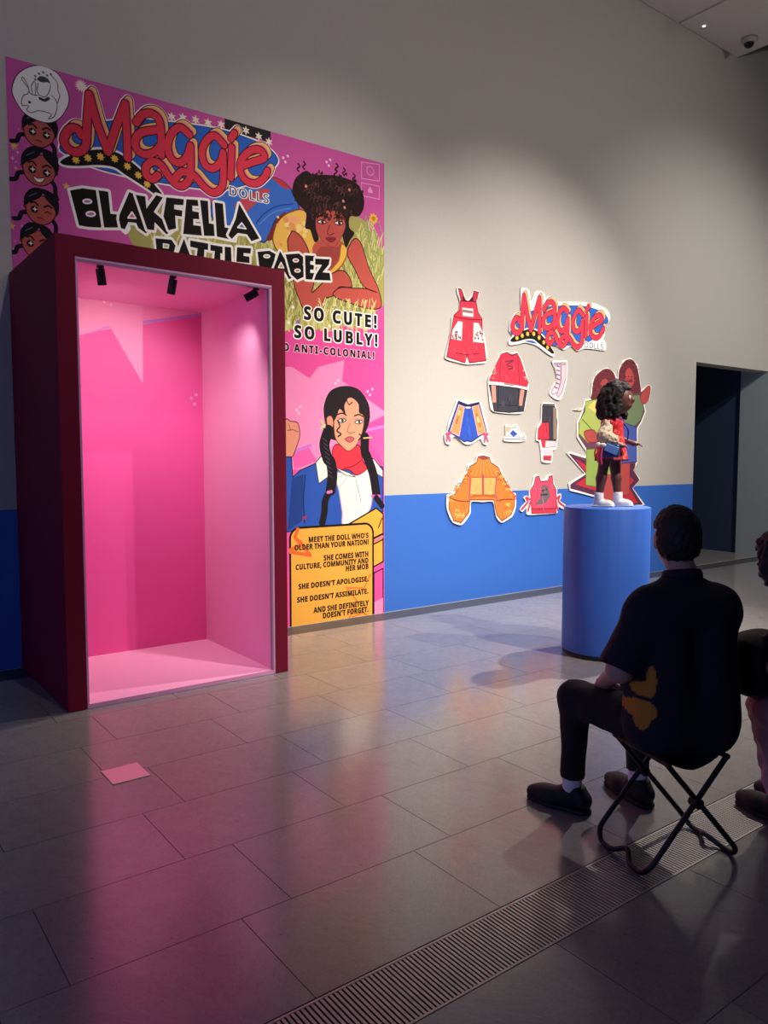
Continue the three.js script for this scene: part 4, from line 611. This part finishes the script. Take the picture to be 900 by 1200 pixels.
// ------------------------------------------------------------------ seated visitors
// J: joints in metres; face and chest are yaw angles (0 looks along +z)
function seated(label, J, look, o) {
  const g = thing('person', label, 'person', [0, 0, 0]);
  const add = (a, v, k = 1) => [a[0] + v[0] * k, a[1] + v[1] * k, a[2] + v[2] * k], mix = (a, b, t) => a.map((v, i) => v + (b[i] - v) * t);
  const lf = [Math.cos(J.chest), 0, -Math.sin(J.chest)], fw = [Math.sin(J.chest), 0, Math.cos(J.chest)];      // to the person's left, forward
  const hl = [Math.cos(J.face), 0, -Math.sin(J.face)], hf = [Math.sin(J.face) * Math.cos(J.nod), -Math.sin(J.nod), Math.cos(J.face) * Math.cos(J.nod)];
  const hu = [hf[1] * hl[2] - hf[2] * hl[1], hf[2] * hl[0] - hf[0] * hl[2], hf[0] * hl[1] - hf[1] * hl[0]];
  const hp = (l, u, f) => add(add(add(J.head, hl, l), hu, u), hf, f);
  const skin = std(o.skin, .55);
  // head on a fine grid
  const headF = blend([egg(J.head, [.073, .105, .092], J.face, -J.nod), egg(hp(0, -.055, .03), [.054, .056, .06], J.face, -J.nod), cap(hp(0, -.07, -.02), J.neck, .05, .056), cap(hp(0, .005, .09), hp(0, -.028, .104), .01, .014), cap(hp(-.02, -.062, .083), hp(.02, -.062, .083), .009, .009), egg(hp(0, -.098, .07), [.024, .018, .02]), cap(hp(-.04, .03, .078), hp(.04, .03, .078), .012, .012)], .02);
  const ears = union(...[-1, 1].map((s) => blend([egg(hp(s * .077, -.008, -.008), [.009, .03, .018], J.face, -J.nod), egg(hp(s * .076, -.03, -.002), [.008, .014, .01], J.face, -J.nod)], .008)));
  const eyeHole = union(...[-1, 1].map((s) => egg(hp(s * .031, .012, .088), [.016, .01, .014], J.face, -J.nod)));
  const headAll = (x, y, z) => Math.max(smin(headF(x, y, z), ears(x, y, z), .008), -eyeHole(x, y, z) - .004);
  const at = J.head, hg = sdfMesh((x, y, z) => Math.max(headAll(x, y, z), J.neck[1] - .06 - y), [at[0] - .15, J.neck[1] - .07, at[2] - .16], [at[0] + .15, at[1] + .14, at[2] + .16], .005);
  // trunk and limbs
  const S = { l: add(add(J.shoulder, lf, J.half), [0, 0, 0]), r: add(J.shoulder, lf, -J.half) };
  const list = [cap(J.neck, add(J.neck, [0, -.1, 0]), .05, .055), cap(add(S.l, [0, -.02, 0]), add(S.r, [0, -.02, 0]), .055, .055), cap(add(add(J.shoulder, lf, .08), [0, -.05, 0]), add(J.pelvis, lf, .07), .1, .115), cap(add(add(J.shoulder, lf, -.08), [0, -.05, 0]), add(J.pelvis, lf, -.07), .1, .115)];
  for (const k of ['l', 'r']) {
    list.push(cap(S[k], J.elbow[k], .052, .042), cap(J.elbow[k], J.wrist[k], .042, .029));
    list.push(cap(add(J.pelvis, lf, k === 'l' ? .08 : -.08), J.knee[k], .08, .055), cap(J.knee[k], J.ankle[k], .052, .036), cap([J.ankle[k][0], .06, J.ankle[k][2]], mix(J.ankle[k], [J.toe[k][0], .045, J.toe[k][2]], .7), .03, .02));
  }
  const trunk = blend(list, .05), all = [...Object.values(J.toe), ...Object.values(J.elbow), J.neck, J.pelvis, ...Object.values(J.knee)];
  const lo = [0, 1, 2].map((i) => Math.min(...all.map((p) => p[i])) - .2), hi = [0, 1, 2].map((i) => Math.max(...all.map((p) => p[i])) + .22); lo[1] = .02;
  const pieces = [hg, sdfMesh(trunk, lo, hi, .013)];
  for (const k of ['l', 'r']) {      // hands: palm, four bent fingers of unequal length, thumb
    const w = J.wrist[k], t = J.palm[k], d = V3(...t).sub(V3(...w)).normalize(), side = V3(...lf).multiplyScalar(k === 'l' ? -1 : 1); const across = V3().crossVectors(d, V3(0, 1, 0)).normalize(); if (across.dot(side) < 0) across.negate(); const down = V3().crossVectors(across, d).normalize(); if (down.y > 0) down.negate();
    const p = (f, a, n) => { const v = V3(...w).addScaledVector(d, f).addScaledVector(across, a).addScaledVector(down, n); return [v.x, v.y, v.z]; };
    const palm = blend([cap(w, p(.02, 0, 0), .027, .026), cap(p(.03, -.02, 0), p(.085, -.028, 0), .016, .013), cap(p(.03, 0, 0), p(.09, 0, -.002), .018, .014), cap(p(.03, .02, 0), p(.085, .026, 0), .017, .013)], .02);
    const fingers = [[-.031, .024, .7], [-.011, .033, .92], [.01, .037, 1], [.03, .033, .93]].map(([a, l, s]) => blend([cap(p(.085, a, 0), p(.085 + .034 * s, a * 1.08, .006), .0098, .009), cap(p(.085 + .034 * s, a * 1.08, .006), p(.085 + .055 * s, a * 1.1, .022), .009, .0084), cap(p(.085 + .055 * s, a * 1.1, .022), p(.085 + .064 * s, a * 1.1, .042), .0084, .0074)], .006));
    const thumb = blend([cap(p(.025, .022, .006), p(.058, .052, .012), .015, .0115), cap(p(.058, .052, .012), p(.085, .058, .02), .0112, .0085)], .01);
    const hand = (x, y, z) => smin(smin(palm(x, y, z), union(...fingers)(x, y, z), .006), thumb(x, y, z), .01), c = p(.06, 0, .01);
    pieces.push(sdfMesh(hand, [c[0] - .13, c[1] - .12, c[2] - .13], [c[0] + .13, c[1] + .12, c[2] + .13], .004));
  }
  mesh('body', mergeGeometries(pieces.map((q) => { const r = q.clone(); return r; })), skin, g);
  for (const s of [-1, 1]) { const e = hp(s * .031, .012, .078); mesh('eye', new THREE.SphereGeometry(.0115, 12, 10).translate(...e), std(0xe8e2da, .3), g); }
  // hair
  const cr = o.long ? blend([egg(hp(0, .022, -.014), [.093, .108, .108], J.face, -J.nod), egg(hp(0, -.05, -.055), [.09, .09, .06], J.face, -J.nod)], .03) : blend([egg(hp(0, .02, -.012), [.088, .108, .107], J.face, -J.nod), egg(hp(0, -.035, -.048), [.074, .056, .054], J.face, -J.nod)], .03);
  const cutFace = (x, y, z) => { const q = [x - at[0], y - at[1], z - at[2]], f = q[0] * hf[0] + q[1] * hf[1] + q[2] * hf[2], u = q[0] * hu[0] + q[1] * hu[1] + q[2] * hu[2], l = Math.abs(q[0] * hl[0] + q[1] * hl[1] + q[2] * hl[2]); return Math.max(Math.min(f - (u > .045 ? .1 : -.002), u > .045 ? 9 : 9), -.09 - u - (o.long ? .06 : 0), l > .06 && u < .035 && f > -.03 ? .01 : -1); };
  mesh('hair', sdfMesh((x, y, z) => Math.max(noisy(cr, o.long ? .016 : .006, o.long ? 38 : 70)(x, y, z), cutFace(x, y, z)), [at[0] - .17, at[1] - .2, at[2] - .17], [at[0] + .17, at[1] + .16, at[2] + .17], .0055), std(o.hair, .7), g);
  // shirt: loose trunk and elbow length sleeves
  const trunkS = blend([cap(add(add(J.shoulder, lf, .085), [0, -.04, 0]), add(J.pelvis, lf, .085), .12, .145), cap(add(add(J.shoulder, lf, -.085), [0, -.04, 0]), add(J.pelvis, lf, -.085), .12, .145), cap(add(S.l, [0, -.03, 0]), add(S.r, [0, -.03, 0]), .078, .078), cap(add(J.neck, [0, -.07, 0]), add(J.shoulder, [0, 0, 0]), .075, .11), cap(add(J.neck, [0, -.08, 0]), add(S.l, [0, .0, 0]), .07, .066), cap(add(J.neck, [0, -.08, 0]), add(S.r, [0, .0, 0]), .07, .066)], .05);
  const sl = ['l', 'r'].map((k) => { const e = mix(S[k], J.elbow[k], o.sleeve); const ax = [e[0] - S[k][0], e[1] - S[k][1], e[2] - S[k][2]], n = Math.hypot(...ax); const f = cap(S[k], add(S[k], ax, 1.15), .074, .086); return (x, y, z) => Math.max(f(x, y, z), ((x - e[0]) * ax[0] + (y - e[1]) * ax[1] + (z - e[2]) * ax[2]) / n); });
  const hemY = J.pelvis[1] - o.hem;
  const shirtF = (x, y, z) => { let d = trunkS(x, y, z); d = Math.max(d, hemY + .02 * Math.sin((x + z) * 14) - y); for (const f of sl) d = smin(d, f(x, y, z), .035); d += .006 * perlin.noise(x * 9, y * 5, z * 9) + .003 * perlin.noise(x * 24, y * 12, z * 24); return Math.max(d, y - J.neck[1] + .018); };
  const sg = sdfMesh(shirtF, lo, [hi[0], J.neck[1] + .05, hi[2]], o.print ? .0075 : .011);
  if (o.print) { paintVertices(sg, o.print); }
  mesh('shirt', sg, std(o.print ? 0xffffff : o.shirt, .85, { vertexColors: !!o.print }), g);
  mesh('collar', new THREE.TorusGeometry(.06, .017, 10, 30).scale(1, 1, 1.5).rotateX(Math.PI / 2 + .2).rotateY(J.chest).translate(J.neck[0], J.neck[1] - .014, J.neck[2]), std(o.shirt, .85), g);
  // trousers
  const tl = [cap(add(J.pelvis, lf, .06), add(J.pelvis, lf, -.06), .125, .125)];
  for (const k of ['l', 'r']) { const h = add(add(J.pelvis, lf, k === 'l' ? .085 : -.085), [0, -.025, 0]); tl.push(cap(h, J.knee[k], .1, .074), cap(J.knee[k], mix(J.knee[k], J.ankle[k], o.cuff), .072 * o.wide, .056 * o.wide)); }
  const tf = blend(tl, .04), cuffY = J.ankle.l[1] + (1 - o.cuff) * .4;
  mesh('trousers', sdfMesh((x, y, z) => Math.max(tf(x, y, z) + .006 * perlin.noise(x * 16, y * 9, z * 16) + o.crumple * perlin.noise(x * 30, y * 20, z * 30), o.cuffY - y), lo, [hi[0], J.pelvis[1] + .2, hi[2]], .011), std(o.trousers, .85), g);
  // socks and shoes
  for (const k of ['l', 'r']) {
    const a = J.ankle[k], t = J.toe[k], dv = V3(t[0] - a[0], 0, t[2] - a[2]).normalize(), q = (f, y, s = 0) => [a[0] + dv.x * f + dv.z * s, y, a[2] + dv.z * f - dv.x * s];
    mesh('sock', tubeThrough([V3(a[0], a[1] - .03, a[2]), V3(a[0], a[1] + .03, a[2]), V3(a[0], a[1] + .09, a[2])], .043, 16, 8), std(o.sock, .9), g);
    const up = blend([cap(q(-.045, .055), q(.12, .045), .045, .038), cap(q(.02, .07), q(-.02, .1), .045, .04), cap(q(.1, .04), q(.185, .036), .042, .03), cap(q(.1, .036, .012), q(.15, .036, -.012), .036, .036)], .025);
    const shoe = mesh('shoe', sdfMesh((x, y, z) => Math.max(up(x, y, z), .014 - y, y - .118), [a[0] - .26, 0, a[2] - .26], [a[0] + .26, .16, a[2] + .26], .008), std(o.shoe, .7), g);
    const so = blend([cap(q(-.045, .012), q(.09, .012), .044, .044), cap(q(.09, .012), q(.18, .014), .046, .034)], .03);
    mesh('sole', sdfMesh((x, y, z) => Math.max(so(x, y, z), y - .022, .001 - y), [a[0] - .26, -.01, a[2] - .26], [a[0] + .26, .04, a[2] + .26], .008), std(o.sole, .7), shoe);
  }
  return g;
}
// the man on the stool, seen from behind
const MX = -1.857, MZ = 4.41;
seated('man seen from behind in a navy shirt and black trousers sitting on the stool', {
  chest: Math.atan2(.45, -.89), face: Math.atan2(.64, -.77), nod: .06, head: [MX + .015, 1.236, MZ - .055], neck: [MX + .01, 1.105, MZ - .02], shoulder: [MX - .01, .975, MZ], half: .145, pelvis: [MX + .0, .53, MZ - .0],
  elbow: { l: [-2.1, .745, 4.3], r: [-1.625, .76, 4.4] }, wrist: { l: [-1.955, .635, 4.125], r: [-1.65, .66, 4.2] }, palm: { l: [-1.87, .575, 4.06], r: [-1.66, .62, 4.12] },
  knee: { l: [-1.915, .51, 3.945], r: [-1.59, .5, 4.03] }, ankle: { l: [-1.905, .11, 3.925], r: [-1.605, .11, 4.05] }, toe: { l: [-1.96, .04, 3.74], r: [-1.56, .04, 3.87] },
}, null, { skin: 0xb9877a, hair: 0x17110f, shirt: 0x0a0d1c, trousers: 0x0b0b10, shoe: 0x09090a, sole: 0x0d0d0e, sock: 0xd8d4d6, sleeve: 1.0, hem: .12, cuff: .86, cuffY: .15, wide: .92, crumple: 0, long: false,
  print: (x, y, z) => { const u = (x - MX) * .8 + (z - MZ) * .6, e = (c, v, a, b) => ((u - c) / a) ** 2 + ((y - v) / b) ** 2 < 1; return z < MZ + .12 && (e(-.165, .72, .016, .06) || e(-.185, .685, .034, .03) || e(-.19, .605, .044, .04) || e(-.19, .575, .024, .045)) ? 0xb8741e : 0x0a0d1c; } });
// the visitor beside him, mostly outside the picture
seated('stooping visitor with dark curly hair, black top and crumpled pink trousers', {
  chest: Math.atan2(-.1, -1), face: Math.atan2(.75, -.6), nod: .3, head: [-1.345, 1.125, 4.52], neck: [-1.345, 1.04, 4.59], shoulder: [-1.3, .93, 4.7], half: .15, pelvis: [-1.3, .53, 4.9],
  elbow: { l: [-1.5, .7, 4.66], r: [-1.1, .7, 4.66] }, wrist: { l: [-1.44, .73, 4.44], r: [-1.18, .73, 4.44] }, palm: { l: [-1.38, .74, 4.36], r: [-1.24, .74, 4.36] },
  knee: { l: [-1.36, .5, 4.5], r: [-1.16, .5, 4.48] }, ankle: { l: [-1.285, .11, 4.53], r: [-1.1, .11, 4.53] }, toe: { l: [-1.255, .04, 4.34], r: [-1.09, .04, 4.33] },
}, null, { skin: 0xa87668, hair: 0x120d0c, shirt: 0x0b0b0d, trousers: 0xb98a92, shoe: 0x0a0a0b, sole: 0x101011, sock: 0x1a1a1c, sleeve: 1.0, hem: .1, cuff: .9, cuffY: .12, wide: 1.05, crumple: .012, long: true });
{
  const g = thing('backpack', 'black backpack held on the lap of the stooping visitor', 'bag', [-1.4, .59, 4.47]);
  const shape = (x, y, z) => egg([0, .11, 0], [.17, .15, .12])(x, y, z) * .6 + .4 * (Math.max(Math.abs(x) - .14, Math.abs(y - .1) - .12, Math.abs(z) - .09)) + .006 * perlin.noise(x * 14, y * 14, z * 14);
  mesh('body', sdfMesh(shape, [-.25, -.08, -.2], [.25, .32, .2], .01), std(0x0b0b0c, .8), g); mesh('strap', tubeThrough([V3(-.06, .22, .05), V3(-.05, .26, .1), V3(-.05, .14, .16), V3(-.06, .0, .11)], .014, 8, 20), M.black, g);
  mesh('zip_tag', rounded(-.085, -.077, .1, .122, .105, .125, .003), std(0xc8c8c8, .5), g);
}
lit(scene);
renderer.render(scene, camera);
